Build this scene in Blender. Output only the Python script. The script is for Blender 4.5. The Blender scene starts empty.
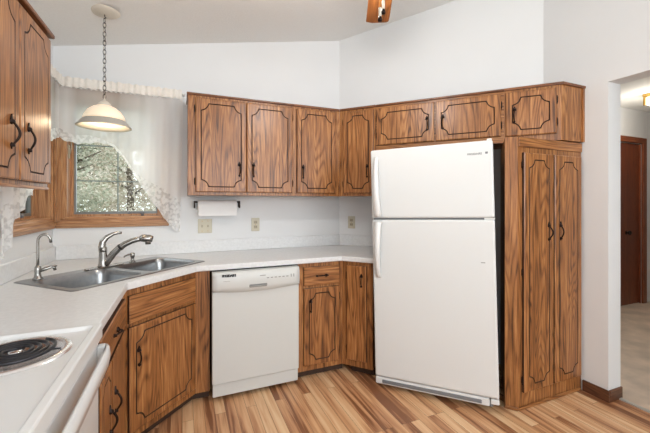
import bpy, bmesh, math, random
from mathutils import Vector, Matrix, geometry
R = math.radians
S2 = math.sqrt(.5)
random.seed(7)
scn = bpy.context.scene
COL = scn.collection

# ------------------------------------------------------------------ camera
PHI = R(67.195)
EYE = 1.339
cd = bpy.data.cameras.new('camera')
cam = bpy.data.objects.new('camera', cd)
COL.objects.link(cam)
cam.location = (0, 0, EYE)
cam.rotation_euler = (R(90), 0, PHI - R(90))
cd.sensor_width = 36
cd.lens = 339.5 / 650 * 36
cd.shift_y = -0.0229
cd.clip_start = .02
scn.camera = cam

# ------------------------------------------------------------------ world, lamps, exposure
world = bpy.data.worlds.new('world')
scn.world = world
world.use_nodes = True
wn = world.node_tree
wn.nodes['Background'].inputs[0].default_value = (.90, .96, 1.0, 1)
wn.nodes['Background'].inputs[1].default_value = 3.4
scn.view_settings.view_transform = 'Standard'
scn.view_settings.look = 'None'
scn.view_settings.exposure = -0.22
scn.view_settings.gamma = 1.0
scn.view_settings.use_curve_mapping = False


def area(name, loc, rot, sx, sy, e, col):
    d = bpy.data.lights.new(name, 'AREA')
    d.shape = 'RECTANGLE'; d.size = sx; d.size_y = sy; d.energy = e; d.color = col
    o = bpy.data.objects.new(name, d); COL.objects.link(o)
    o.location = loc; o.rotation_euler = rot
    return o


def point(name, loc, e, rad, col):
    d = bpy.data.lights.new(name, 'POINT')
    d.energy = e; d.shadow_soft_size = rad; d.color = col
    o = bpy.data.objects.new(name, d); COL.objects.link(o); o.location = loc
    return o


area('rear_fill_light', (1.0, -2.42, 1.75), (R(128), 0, 0), 3.0, 1.1, 92, (.93, .98, 1))  # added fill behind the camera, aimed up to brighten the ceiling
point('fan_lamp', (.85, 1.40, 2.33), 24, .06, (1, .98, .95))
point('pendant_bulb', (-.47, 2.53, 1.93), 2.0, .03, (1, .80, .55))
point('hall_lamp', (4.75, 1.98, 2.30), 12, .08, (1, .93, .82))

# ------------------------------------------------------------------ plan constants
XL, YA = -.865, 3.034
BE = R(42.065)
NB = (math.cos(BE), math.sin(BE))
BW = 3.094
ROTB = BE - R(90)
XC = 2.625


def BatY(b, y): return ((b - NB[1] * y) / NB[0], y)
def BatX(b, x): return (x, (b - NB[0] * x) / NB[1])


CORN_AB = BatY(BW, YA)
CORN_BC = (XC, 1.80)
WBL = math.hypot(CORN_BC[0] - CORN_AB[0], CORN_BC[1] - CORN_AB[1])
WBD = ((CORN_BC[0] - CORN_AB[0]) / WBL, (CORN_BC[1] - CORN_AB[1]) / WBL)      # run of the diagonal wall
WBN = (-WBD[1], WBD[0])                                                        # into the wall
ROTW = math.atan2(WBD[1], WBD[0])


def to_wall(p, gap=.001):
    """from a plan point straight back (along the cabinet depth) to the diagonal wall"""
    q = (CORN_AB[0] - p[0]) * WBN[0] + (CORN_AB[1] - p[1]) * WBN[1] - gap
    k = q / (NB[0] * WBN[0] + NB[1] * WBN[1])
    return (p[0] + NB[0] * k, p[1] + NB[1] * k)


CEIL = lambda x: 2.464 + .2 * (x + .882)

# ------------------------------------------------------------------ materials


def new_mat(name):
    m = bpy.data.materials.new(name); m.use_nodes = True
    nt = m.node_tree
    return m, nt, nt.nodes['Principled BSDF']


def nd(nt, t, **kw):
    n = nt.nodes.new(t)
    for k, v in kw.items():
        setattr(n, k, v)
    return n


def ramp(nt, stops):
    r = nd(nt, 'ShaderNodeValToRGB')
    e = r.color_ramp.elements
    while len(e) < len(stops): e.new(.5)
    for i, (p, c) in enumerate(stops):
        e[i].position = p; e[i].color = (*c, 1)
    return r


def lin(c):
    return tuple(((v / 255) / 12.92 if v / 255 <= .04045 else ((v / 255 + .055) / 1.055) ** 2.4) for v in c)


def plain(name, rgb, rough=.5, metal=0, noise=0, nscale=30, bump=0, coat=0):
    m, nt, b = new_mat(name)
    b.inputs['Roughness'].default_value = rough
    b.inputs['Metallic'].default_value = metal
    b.inputs['Coat Weight'].default_value = coat
    c = lin(rgb)
    tc = nd(nt, 'ShaderNodeTexCoord')
    nz = nd(nt, 'ShaderNodeTexNoise'); nz.inputs['Scale'].default_value = nscale
    nz.inputs['Detail'].default_value = 3
    nt.links.new(tc.outputs['Object'], nz.inputs['Vector'])
    k = noise
    r = ramp(nt, [(.3, tuple(x * (1 - k) for x in c)), (.7, tuple(min(1, x * (1 + k)) for x in c))])
    nt.links.new(nz.outputs['Fac'], r.inputs[0])
    nt.links.new(r.outputs[0], b.inputs['Base Color'])
    if bump:
        bp = nd(nt, 'ShaderNodeBump'); bp.inputs['Strength'].default_value = bump
        bp.inputs['Distance'].default_value = .003
        nt.links.new(nz.outputs['Fac'], bp.inputs['Height'])
        nt.links.new(bp.outputs[0], b.inputs['Normal'])
    return m


def wood(name, light, mid, dark, axis='Z', cath=.32, rough=.34, period=17.0):
    """oak: fine pores stretched along the grain over broad flat-sawn figure"""
    m, nt, b = new_mat(name)
    tc = nd(nt, 'ShaderNodeTexCoord'); oi = nd(nt, 'ShaderNodeObjectInfo')
    ad = nd(nt, 'ShaderNodeVectorMath', operation='ADD')
    mul = nd(nt, 'ShaderNodeMath', operation='MULTIPLY'); mul.inputs[1].default_value = 37.0
    nt.links.new(oi.outputs['Random'], mul.inputs[0])
    nt.links.new(tc.outputs['Object'], ad.inputs[0]); nt.links.new(mul.outputs[0], ad.inputs[1])

    def mapped(sc):
        mp = nd(nt, 'ShaderNodeMapping')
        s = {'X': (sc[1], sc[0], sc[0]), 'Y': (sc[0], sc[1], sc[0]), 'Z': (sc[0], sc[0], sc[1])}[axis]
        mp.inputs['Scale'].default_value = s
        nt.links.new(ad.outputs[0], mp.inputs[0])
        return mp
    # figure: contour rings of a smooth stretched noise -> cathedral arches
    n1 = nd(nt, 'ShaderNodeTexNoise'); n1.inputs['Scale'].default_value = 1.0; n1.inputs['Detail'].default_value = 1.2
    nt.links.new(mapped((8.5, .9)).outputs[0], n1.inputs['Vector'])
    m1 = nd(nt, 'ShaderNodeMath', operation='MULTIPLY'); m1.inputs[1].default_value = period * 2 * math.pi
    nt.links.new(n1.outputs['Fac'], m1.inputs[0])
    sn = nd(nt, 'ShaderNodeMath', operation='SINE'); nt.links.new(m1.outputs[0], sn.inputs[0])
    mr = nd(nt, 'ShaderNodeMapRange'); mr.inputs[1].default_value = -1; mr.inputs[2].default_value = 1
    nt.links.new(sn.outputs[0], mr.inputs[0])
    pw = nd(nt, 'ShaderNodeMath', operation='POWER'); pw.inputs[1].default_value = 2.6
    nt.links.new(mr.outputs[0], pw.inputs[0])
    # pores
    n2 = nd(nt, 'ShaderNodeTexNoise'); n2.inputs['Scale'].default_value = 1.0; n2.inputs['Detail'].default_value = 5
    n2.inputs['Roughness'].default_value = .7
    nt.links.new(mapped((80, 3.0)).outputs[0], n2.inputs['Vector'])
    n3 = nd(nt, 'ShaderNodeTexNoise'); n3.inputs['Scale'].default_value = 1.0; n3.inputs['Detail'].default_value = 2
    nt.links.new(mapped((16, .8)).outputs[0], n3.inputs['Vector'])
    # rings only darken where the pores are open, so they break up into dashes
    rp = nd(nt, 'ShaderNodeMath', operation='MULTIPLY'); nt.links.new(pw.outputs[0], rp.inputs[0]); nt.links.new(n2.outputs['Fac'], rp.inputs[1])
    a = nd(nt, 'ShaderNodeMath', operation='MULTIPLY'); a.inputs[1].default_value = cath
    nt.links.new(rp.outputs[0], a.inputs[0])
    c = nd(nt, 'ShaderNodeMath', operation='MULTIPLY_ADD'); c.inputs[1].default_value = .78
    nt.links.new(n2.outputs['Fac'], c.inputs[0]); nt.links.new(a.outputs[0], c.inputs[2])
    d = nd(nt, 'ShaderNodeMath', operation='MULTIPLY_ADD'); d.inputs[1].default_value = .26
    nt.links.new(n3.outputs['Fac'], d.inputs[0]); nt.links.new(c.outputs[0], d.inputs[2])
    r = ramp(nt, [(.36, lin(light)), (.54, lin(mid)), (.84, lin(dark))])
    nt.links.new(d.outputs[0], r.inputs[0])
    nt.links.new(r.outputs[0], b.inputs['Base Color'])
    b.inputs['Roughness'].default_value = rough
    bp = nd(nt, 'ShaderNodeBump'); bp.inputs['Strength'].default_value = .12; bp.inputs['Distance'].default_value = .002
    bp.invert = True
    nt.links.new(n2.outputs['Fac'], bp.inputs['Height']); nt.links.new(bp.outputs[0], b.inputs['Normal'])
    return m


OAKL, OAKM, OAKD = (198, 142, 88), (156, 101, 56), (66, 36, 19)
M = {}
M['oak'] = wood('oak_vertical', OAKL, OAKM, OAKD, 'Z')
M['oakh'] = wood('oak_horizontal', OAKL, OAKM, OAKD, 'X')
M['oaky'] = wood('oak_along_depth', OAKL, OAKM, OAKD, 'Y')
M['trimz'] = wood('window_oak_vertical', (205, 162, 120), (180, 132, 92), (125, 80, 50), 'Z', .3)
M['trimx'] = wood('window_oak_horizontal', (205, 162, 120), (180, 132, 92), (125, 80, 50), 'X', .3)
M['trimy'] = wood('window_oak_depth', (205, 162, 120), (180, 132, 92), (125, 80, 50), 'Y', .3)
M['groove'] = plain('groove_stain_and_gap_shade', (58, 34, 20), .6)
M['crown'] = wood('oak_crown_stain', (150, 96, 58), (120, 72, 42), (70, 40, 24), 'X', .3)
M['blade'] = wood('fan_blade_oak', (172, 112, 60), (140, 84, 42), (84, 46, 22), 'X', .3)
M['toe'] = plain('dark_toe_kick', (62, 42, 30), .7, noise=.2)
M['iron'] = plain('dark_bronze', (44, 32, 28), .45, .7, noise=.15)
M['wall'] = plain('wall_paint', (230, 231, 232), .85, noise=.01, nscale=3)
M['ceil'] = plain('ceiling_texture', (242, 242, 240), .95, noise=.02, nscale=90, bump=.6)
M['lam'] = plain('pale_laminate', (227, 228, 229), .32, noise=.045, nscale=55)
M['applwhite'] = plain('white_enamel', (224, 225, 225), .28, noise=.004, coat=.2)
M['applpebble'] = plain('white_pebbled_enamel', (222, 224, 224), .38, noise=.01, nscale=300, bump=.08)
M['dwwhite'] = plain('dishwasher_white', (211, 213, 211), .35, noise=.004)
M['dwgrey'] = plain('dishwasher_grey_line', (150, 150, 146), .5)
M['dark'] = plain('near_black', (18, 17, 18), .6)
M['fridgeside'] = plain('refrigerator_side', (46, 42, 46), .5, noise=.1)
M['grey'] = plain('grey_plastic', (120, 122, 126), .5)
M['steel'] = plain('brushed_steel', (158, 160, 162), .3, 1, noise=.06, nscale=50)
M['nickel'] = plain('brushed_nickel', (168, 166, 162), .27, 1, noise=.04)
M['chrome'] = plain('chrome', (225, 225, 228), .10, 1)
M['pan'] = plain('drip_pan_chrome', (240, 240, 242), .22, .85)
M['coil'] = plain('burner_coil', (50, 50, 54), .35, .5, noise=.1)
M['almond'] = plain('almond_plate', (205, 198, 178), .45)
M['almondd'] = plain('almond_device', (178, 168, 146), .45)
M['paper'] = plain('paper_towel', (240, 239, 238), .9, noise=.01, nscale=120, bump=.2)
M['brass'] = plain('brass', (196, 160, 90), .3, .9)
M['canopy'] = plain('cream_canopy', (222, 214, 200), .5)
M['band'] = plain('pewter_band', (186, 181, 172), .4, .1)
M['white'] = plain('white_plastic', (232, 232, 230), .4)
M['halldoor'] = wood('mahogany_door', (140, 74, 40), (118, 56, 28), (84, 38, 20), 'Z', .25)
M['hallcasing'] = wood('mahogany_casing', (160, 92, 56), (132, 70, 40), (90, 46, 26), 'Z', .25)
M['hallcasingx'] = wood('mahogany_head_casing', (160, 92, 56), (132, 70, 40), (90, 46, 26), 'X', .25)
M['base_x'] = wood('dark_baseboard_x', (128, 84, 58), (100, 62, 42), (66, 40, 26), 'X', .3)
M['base_y'] = wood('dark_baseboard_y', (128, 84, 58), (100, 62, 42), (66, 40, 26), 'Y', .3)
M['alu'] = plain('grey_sash_aluminium', (130, 134, 134), .45, .4)
M['muntin'] = plain('grey_grille', (150, 156, 154), .5)


def floor_mat():
    m, nt, b = new_mat('wood_floor')
    tc = nd(nt, 'ShaderNodeTexCoord')
    sp = nd(nt, 'ShaderNodeSeparateXYZ'); cb = nd(nt, 'ShaderNodeCombineXYZ')
    nt.links.new(tc.outputs['Object'], sp.inputs[0])
    nt.links.new(sp.outputs['Y'], cb.inputs['X']); nt.links.new(sp.outputs['X'], cb.inputs['Y'])
    br = nd(nt, 'ShaderNodeTexBrick')
    br.offset = .37; br.offset_frequency = 3; br.squash = 1
    br.inputs['Color1'].default_value = (0, 0, 0, 1); br.inputs['Color2'].default_value = (1, 1, 1, 1)
    br.inputs['Scale'].default_value = 1; br.inputs['Mortar Size'].default_value = .0009
    br.inputs['Mortar Smooth'].default_value = .1
    br.inputs['Bias'].default_value = 0
    br.inputs['Brick Width'].default_value = .85; br.inputs['Row Height'].default_value = .064
    nt.links.new(cb.outputs[0], br.inputs['Vector'])
    # grain, shifted per plank
    mp = nd(nt, 'ShaderNodeMapping'); mp.inputs['Scale'].default_value = (1.6, 26, 1)
    nt.links.new(cb.outputs[0], mp.inputs[0])
    sh = nd(nt, 'ShaderNodeVectorMath', operation='MULTIPLY_ADD')
    sh.inputs[1].default_value = (13, 7, 31)
    nt.links.new(br.outputs['Color'], sh.inputs[0]); nt.links.new(mp.outputs[0], sh.inputs[2])
    n1 = nd(nt, 'ShaderNodeTexNoise'); n1.inputs['Scale'].default_value = 1; n1.inputs['Detail'].default_value = 4
    n1.inputs['Distortion'].default_value = .6
    nt.links.new(sh.outputs[0], n1.inputs['Vector'])
    mp2 = nd(nt, 'ShaderNodeMapping'); mp2.inputs['Scale'].default_value = (4, 190, 1)
    nt.links.new(cb.outputs[0], mp2.inputs[0])
    n2 = nd(nt, 'ShaderNodeTexNoise'); n2.inputs['Scale'].default_value = 1; n2.inputs['Detail'].default_value = 3
    nt.links.new(mp2.outputs[0], n2.inputs['Vector'])
    # tone = plank random *.6 + streak noise
    a = nd(nt, 'ShaderNodeMath', operation='MULTIPLY'); a.inputs[1].default_value = .42
    nt.links.new(br.outputs['Color'], a.inputs[0])
    c = nd(nt, 'ShaderNodeMath', operation='MULTIPLY_ADD'); c.inputs[1].default_value = .95
    nt.links.new(n1.outputs['Fac'], c.inputs[0]); nt.links.new(a.outputs[0], c.inputs[2])
    d = nd(nt, 'ShaderNodeMath', operation='MULTIPLY_ADD'); d.inputs[1].default_value = .22
    nt.links.new(n2.outputs['Fac'], d.inputs[0]); nt.links.new(c.outputs[0], d.inputs[2])
    r = ramp(nt, [(.50, lin((238, 204, 162))), (.74, lin((220, 172, 128))), (.92, lin((188, 134, 94))), (1.0, lin((138, 90, 60)))])
    sc = nd(nt, 'ShaderNodeMath', operation='MULTIPLY'); sc.inputs[1].default_value = 1.02
    nt.links.new(d.outputs[0], sc.inputs[0])
    nt.links.new(sc.outputs[0], r.inputs[0])
    mx = nd(nt, 'ShaderNodeMix'); mx.data_type = 'RGBA'
    mx.inputs['B'].default_value = (*lin((120, 84, 58)), 1)
    nt.links.new(br.outputs['Fac'], mx.inputs['Factor']); nt.links.new(r.outputs[0], mx.inputs['A'])
    nt.links.new(mx.outputs['Result'], b.inputs['Base Color'])
    b.inputs['Roughness'].default_value = .42
    return m


M['floor'] = floor_mat()
M['carpet'] = plain('beige_carpet', (214, 192, 172), .95, noise=.16, nscale=5, bump=.3)


def glass_mat():
    m, nt, b = new_mat('window_glass')
    nt.nodes.remove(b)
    out = nt.nodes['Material Output']
    tr = nd(nt, 'ShaderNodeBsdfTransparent'); tr.inputs[0].default_value = (.96, .98, .97, 1)
    gl = nd(nt, 'ShaderNodeBsdfGlossy'); gl.inputs['Roughness'].default_value = .02
    fr = nd(nt, 'ShaderNodeFresnel'); fr.inputs[0].default_value = 1.35
    mx = nd(nt, 'ShaderNodeMixShader')
    nt.links.new(fr.outputs[0], mx.inputs[0]); nt.links.new(tr.outputs[0], mx.inputs[1]); nt.links.new(gl.outputs[0], mx.inputs[2])
    nt.links.new(mx.outputs[0], out.inputs[0])
    return m


M['glass'] = glass_mat()


def fabric(name, rgb, opaque, lace=0.0, scale=28):
    """sheer cloth: a share of the light passes straight through; lace adds a worked floral pattern"""
    m, nt, b = new_mat(name)
    nt.nodes.remove(b)
    out = nt.nodes['Material Output']
    tr = nd(nt, 'ShaderNodeBsdfTransparent')
    df = nd(nt, 'ShaderNodeBsdfDiffuse'); df.inputs[0].default_value = (*lin(rgb), 1)
    tl = nd(nt, 'ShaderNodeBsdfTranslucent'); tl.inputs[0].default_value = (*lin(rgb), 1)
    m1 = nd(nt, 'ShaderNodeMixShader'); m1.inputs[0].default_value = .45
    nt.links.new(df.outputs[0], m1.inputs[1]); nt.links.new(tl.outputs[0], m1.inputs[2])
    m2 = nd(nt, 'ShaderNodeMixShader')
    nt.links.new(tr.outputs[0], m2.inputs[1]); nt.links.new(m1.outputs[0], m2.inputs[2])
    tc = nd(nt, 'ShaderNodeTexCoord')
    if lace:
        vo = nd(nt, 'ShaderNodeTexVoronoi'); vo.feature = 'SMOOTH_F1'; vo.inputs['Scale'].default_value = scale
        nz = nd(nt, 'ShaderNodeTexNoise'); nz.inputs['Scale'].default_value = scale * 1.5; nz.inputs['Detail'].default_value = 4
        nt.links.new(tc.outputs['Object'], vo.inputs['Vector']); nt.links.new(tc.outputs['Object'], nz.inputs['Vector'])
        ad = nd(nt, 'ShaderNodeMath', operation='MULTIPLY'); nt.links.new(vo.outputs['Distance'], ad.inputs[0]); nt.links.new(nz.outputs['Fac'], ad.inputs[1])
        r = ramp(nt, [(.17, (1, 1, 1)), (.30, (lace,) * 3)])
        nt.links.new(ad.outputs[0], r.inputs[0]); nt.links.new(r.outputs[0], m2.inputs[0])
    else:
        # hangs fuller (doubled) towards its gathered outer end, local x
        sp = nd(nt, 'ShaderNodeSeparateXYZ'); nt.links.new(tc.outputs['Object'], sp.inputs[0])
        ab = nd(nt, 'ShaderNodeMath', operation='ABSOLUTE'); nt.links.new(sp.outputs[0], ab.inputs[0])
        r = ramp(nt, [(.10, (.93,) * 3), (.16, (opaque + .08,) * 3), (.42, (opaque,) * 3), (.62, (.96,) * 3)])
        nt.links.new(ab.outputs[0], r.inputs[0])
        nt.links.new(r.outputs[0], m2.inputs[0])
    nt.links.new(m2.outputs[0], out.inputs[0])
    return m


M['sheer'] = fabric('sheer_voile', (248, 248, 248), .55)
M['lace'] = fabric('white_lace', (246, 246, 245), .9, lace=.72, scale=42)
M['header'] = plain('curtain_header_cloth', (236, 230, 222), .9, noise=.04, nscale=60)


def shade_glass():
    m, nt, b = new_mat('cream_glass_shade')
    b.inputs['Base Color'].default_value = (*lin((244, 230, 208)), 1)
    b.inputs['Roughness'].default_value = .35
    b.inputs['Emission Color'].default_value = (*lin((255, 226, 190)), 1)
    b.inputs['Emission Strength'].default_value = .42
    return m


M['shade'] = shade_glass()


def emit(name, rgb, s):
    m, nt, b = new_mat(name)
    b.inputs['Base Color'].default_value = (*lin(rgb), 1)
    b.inputs['Emission Color'].default_value = (*lin(rgb), 1)
    b.inputs['Emission Strength'].default_value = s
    return m


M['bulb'] = emit('lit_bulb', (255, 236, 200), 4)
M['hallglass'] = emit('lit_hall_glass', (255, 240, 205), 2.2)


def leafmat(name, c1, c2):
    m, nt, b = new_mat(name)
    tc = nd(nt, 'ShaderNodeTexCoord')
    nz = nd(nt, 'ShaderNodeTexNoise'); nz.inputs['Scale'].default_value = 1.6; nz.inputs['Detail'].default_value = 6
    nt.links.new(tc.outputs['Object'], nz.inputs['Vector'])
    r = ramp(nt, [(.38, lin(c1)), (.62, lin(c2))])
    nt.links.new(nz.outputs['Fac'], r.inputs[0]); nt.links.new(r.outputs[0], b.inputs['Base Color'])
    b.inputs['Roughness'].default_value = 1; b.inputs['Specular IOR Level'].default_value = 0
    return m


M['leafg'] = leafmat('green_leaves', (136, 138, 120), (184, 182, 164))
M['leafb'] = leafmat('tan_leaves', (186, 172, 156), (222, 214, 204))
M['bark'] = plain('bark', (96, 84, 72), .9, noise=.3)
M['grass'] = plain('lawn', (120, 132, 92), .95, noise=.3, nscale=2)

# ------------------------------------------------------------------ mesh helpers


def box(bm, x0, x1, y0, y1, z0, z1, mi=0, bev=0, seg=1):
    vs = [bm.verts.new((x, y, z)) for z in (z0, z1) for y in (y0, y1) for x in (x0, x1)]
    fs = [(0, 2, 3, 1), (4, 5, 7, 6), (0, 1, 5, 4), (2, 6, 7, 3), (0, 4, 6, 2), (1, 3, 7, 5)]
    faces = [bm.faces.new([vs[i] for i in f]) for f in fs]
    for f in faces: f.material_index = mi
    if bev:
        es = list({e for f in faces for e in f.edges})
        r = bmesh.ops.bevel(bm, geom=es, offset=bev, segments=seg, profile=.5, affect='EDGES')
        for f in r['faces']: f.material_index = mi
    return vs


def prism(bm, poly, z0, z1, mi=0):
    a = [bm.verts.new((x, y, z0)) for x, y in poly]
    b = [bm.verts.new((x, y, z1)) for x, y in poly]
    n = len(poly)
    fs = [bm.faces.new(a[::-1]), bm.faces.new(b)]
    for i in range(n):
        fs.append(bm.faces.new((a[i], a[(i + 1) % n], b[(i + 1) % n], b[i])))
    for f in fs: f.material_index = mi


def tube(bm, pts, rad, seg=10, mi=0, cap=True, squash=None):
    pts = [Vector(p) for p in pts]
    n = len(pts)
    if not hasattr(rad, '__len__'): rad = [rad] * n
    rings = []
    up = None
    for i in range(n):
        t = (pts[min(i + 1, n - 1)] - pts[max(i - 1, 0)]).normalized()
        if up is None:
            up = Vector((0, 0, 1)) if abs(t.z) < .9 else Vector((1, 0, 0))
        s = t.cross(up).normalized()
        up = s.cross(t).normalized()
        ring = []
        for k in range(seg):
            a = 2 * math.pi * k / seg
            q = s * math.cos(a) * rad[i] + up * math.sin(a) * rad[i] * (squash or 1)
            ring.append(bm.verts.new(pts[i] + q))
        rings.append(ring)
    for i in range(n - 1):
        for k in range(seg):
            f = bm.faces.new((rings[i][k], rings[i][(k + 1) % seg], rings[i + 1][(k + 1) % seg], rings[i + 1][k]))
            f.material_index = mi; f.smooth = True
    if cap:
        for r_, rev in ((rings[0], False), (rings[-1], True)):
            f = bm.faces.new(r_[::-1] if rev else r_); f.material_index = mi


def lathe(bm, prof, c=(0, 0, 0), seg=32, mi=0, axis='Z'):
    rings = []
    for r, z in prof:
        ring = []
        for k in range(seg):
            a = 2 * math.pi * k / seg
            x, y = r * math.cos(a), r * math.sin(a)
            p = {'Z': (x, y, z), 'Y': (x, z, y), 'X': (z, x, y)}[axis]
            ring.append(bm.verts.new((c[0] + p[0], c[1] + p[1], c[2] + p[2])))
        rings.append(ring)
    for i in range(len(rings) - 1):
        for k in range(seg):
            f = bm.faces.new((rings[i][k], rings[i][(k + 1) % seg], rings[i + 1][(k + 1) % seg], rings[i + 1][k]))
            f.material_index = mi; f.smooth = True
    for ring, (r, z) in ((rings[0], prof[0]), (rings[-1], prof[-1])):
        if r > 1e-4:
            pass
    bmesh.ops.remove_doubles(bm, verts=[v for r_ in rings for v in r_], dist=1e-6)


def capdisc(bm, r, z, c=(0, 0, 0), seg=32, mi=0):
    f = bm.faces.new([bm.verts.new((c[0] + r * math.cos(2 * math.pi * k / seg), c[1] + r * math.sin(2 * math.pi * k / seg), c[2] + z)) for k in range(seg)])
    f.material_index = mi


def torus(bm, R0, r, c=(0, 0, 0), seg=40, s2=8, mi=0, arc=None):
    pts = []
    lathe(bm, [(R0 + r * math.cos(2 * math.pi * k / s2), r * math.sin(2 * math.pi * k / s2)) for k in range(s2 + 1)], c, seg, mi)


def obj(name, bm, mats, parent=None, loc=(0, 0, 0), rz=0, bevel=0, fixn=True):
    me = bpy.data.meshes.new(name)
    if fixn: bmesh.ops.recalc_face_normals(bm, faces=bm.faces)
    bm.to_mesh(me); bm.free()
    if not isinstance(mats, (list, tuple)): mats = [mats]
    for m in mats: me.materials.append(m)
    o = bpy.data.objects.new(name, me); COL.objects.link(o)
    o.location = loc; o.rotation_euler = (0, 0, rz)
    if parent is not None: o.parent = parent
    if bevel:
        md = o.modifiers.new('bevel', 'BEVEL'); md.width = bevel; md.segments = 2; md.limit_method = 'ANGLE'; md.angle_limit = R(50)
    return o


def thing(name, label, cat, loc=(0, 0, 0), rz=0, group=None):
    o = bpy.data.objects.new(name, None); COL.objects.link(o)
    o.empty_display_size = .05
    o.location = loc; o.rotation_euler = (0, 0, rz); o['label'] = label; o['category'] = cat
    if group: o['group'] = group
    return o


def tag(o, label, cat, group=None):
    o['label'] = label; o['category'] = cat
    if group: o['group'] = group
    return o


def struct(name, bm, m, parent=None, **kw):
    o = obj(name, bm, m, parent, **kw)
    if parent is None: o['kind'] = 'structure'
    return o


def B(): return bmesh.new()

# ------------------------------------------------------------------ setting: floor, walls, ceiling


REAR = -2.5
b = B(); prism(b, [(XL - .3, REAR - .2), (2.735, REAR - .2), (2.735, 1.6), (2.735, 3.3), (XL - .3, 3.3)], -.1, 0); struct('floor', b, M['floor'])
b = B(); prism(b, [(2.7355, REAR - .2), (8.2, REAR - .2), (8.2, 3.3), (2.7355, 3.3)], -.1, .006); o = struct('floor_hall', b, M['carpet'])

# ceiling: a slab that climbs to the right
b = B()
x0, x1 = XL - .3, 2.80
vs = []
for z_off in (0, .1):
    for (x, y) in ((x0, REAR - .2), (x1, REAR - .2), (x1, 3.3), (x0, 3.3)):
        vs.append(b.verts.new((x, y, CEIL(x) + z_off)))
for f in ((3, 2, 1, 0), (4, 5, 6, 7), (0, 1, 5, 4), (1, 2, 6, 5), (2, 3, 7, 6), (3, 0, 4, 7)):
    b.faces.new([vs[i] for i in f])
struct('ceiling', b, M['ceil'])
b = B(); box(b, 2.765, 8.2, .0, 2.64, 2.53, 2.6); struct('ceiling_hall', b, M['ceil'])


def wall_with_hole(name, P0, P1, thick, z1, hole, side=1):
    """wall from P0 to P1 (plan), body thickness on the left of the direction, hole=(u0,u1,za,zb)"""
    d = Vector((P1[0] - P0[0], P1[1] - P0[1], 0)); L = d.length; a = math.atan2(d.y, d.x)
    bm = B()
    if hole:
        u0, u1, za, zb = hole
        us = [0, u0, u1, L]; zs = [0, za, zb, z1]
        for i in range(3):
            for j in range(3):
                if i == 1 and j == 1: continue
                if zs[j + 1] - zs[j] < 1e-4 or us[i + 1] - us[i] < 1e-4: continue
                box(bm, us[i], us[i + 1], 0, thick * side, zs[j], zs[j + 1])
        bmesh.ops.remove_doubles(bm, verts=bm.verts, dist=1e-5)
        # drop the inner doubled faces
        seen = {}
        for f in list(bm.faces):
            k = tuple(sorted(v.index for v in f.verts))
            seen.setdefault(k, []).append(f)
        bm.verts.index_update()
        seen = {}
        for f in bm.faces:
            k = frozenset(v.index for v in f.verts); seen.setdefault(k, []).append(f)
        kill = [f for fs in seen.values() if len(fs) > 1 for f in fs]
        bmesh.ops.delete(bm, geom=kill, context='FACES_ONLY')
    else:
        box(bm, 0, L, 0, thick * side, 0, z1)
    o = struct(name, bm, M['wall'])
    o.location = (P0[0], P0[1], 0); o.rotation_euler = (0, 0, a)
    return o


WX0, WX1, WZ0, WZ1 = -.793, -.155, 1.212, 2.12      # opening of the sink window on the back wall
wall_with_hole('wall_back', (XL, YA), CORN_AB, .16, 3.3, (WX0 - XL, WX1 - XL, WZ0, WZ1))
dB = Vector((CORN_BC[0] - CORN_AB[0], CORN_BC[1] - CORN_AB[1])); 
wall_with_hole('wall_diagonal', CORN_AB, CORN_BC, .14, 3.3, None)
# left wall, opening mirrored round the corner
d0 = YA - (WX0 - XL); d1 = YA - (WX1 - XL)
wall_with_hole('wall_left', (XL, REAR), (XL, YA), .16, 3.3, (d1 - REAR, d0 - REAR, WZ0, WZ1))
b = B()
box(b, XC, 2.765, 1.358, 1.80, 0, 3.3)
box(b, XC, 2.765, REAR, .20, 0, 3.3)
box(b, XC, 2.765, .20, 1.358, 2.141, 3.3)
bmesh.ops.remove_doubles(b, verts=b.verts, dist=1e-5)
struct('wall_right', b, M['wall'])
b = B()
box(b, XL, -.6, REAR - .15, REAR, 0, 3.3); box(b, 2.6, XC, REAR - .15, REAR, 0, 3.3); box(b, -.6, 2.6, REAR - .15, REAR, 2.35, 3.3); box(b, -.6, 2.6, REAR - .15, REAR, 0, .95)
struct('wall_rear', b, M['wall'])  # unseen wall; sill and opening shaped to cut the low daylight
# hall beyond the opening
HX0, HX1 = 4.93, 5.55
b = B()
box(b, 2.765, HX0, 2.5, 2.64, 0, 2.6); box(b, HX1, 8.2, 2.5, 2.64, 0, 2.6); box(b, HX0, HX1, 2.5, 2.64, 2.095, 2.6)
struct('wall_hall', b, M['wall'])
b = B(); box(b, 8.2, 8.3, -1, 2.64, 0, 2.6); struct('wall_hall_end', b, M['wall'])
b = B(); box(b, 2.765, 8.2, -.1, 0, 0, 2.6); struct('wall_hall_near', b, M['wall'])
# baseboards
b = B()
prism(b, [(XC, 1.50), (XC, 1.346), (2.765, 1.346), (2.765, 1.358), (XC + .0005, 1.3585), (XC + .0005, 1.50)][::-1], 0, .001)
b.free()
b = B(); box(b, XC - .014, XC - .0005, 1.3455, 1.512, 0, .078, bev=.003); struct('baseboard_right', b, M['base_y'])
b = B(); box(b, XC + .0, 2.765, 1.3445, 1.3575, 0, .078, bev=.003); struct('baseboard_jamb', b, M['base_x'])
b = B(); box(b, XC - .014, XC - .0005, REAR, .2, 0, .078, bev=.003); struct('baseboard_right_rear', b, M['base_y'])
b = B(); box(b, 2.7355 - .012, 2.7355 + .012, .20, 1.3445, .0, .009); struct('trim_1', b, M['band'])
b = B(); box(b, 2.767, HX0 - .1, 2.486, 2.4995, .006, .085); struct('baseboard_hall', b, M['base_x'])

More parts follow.
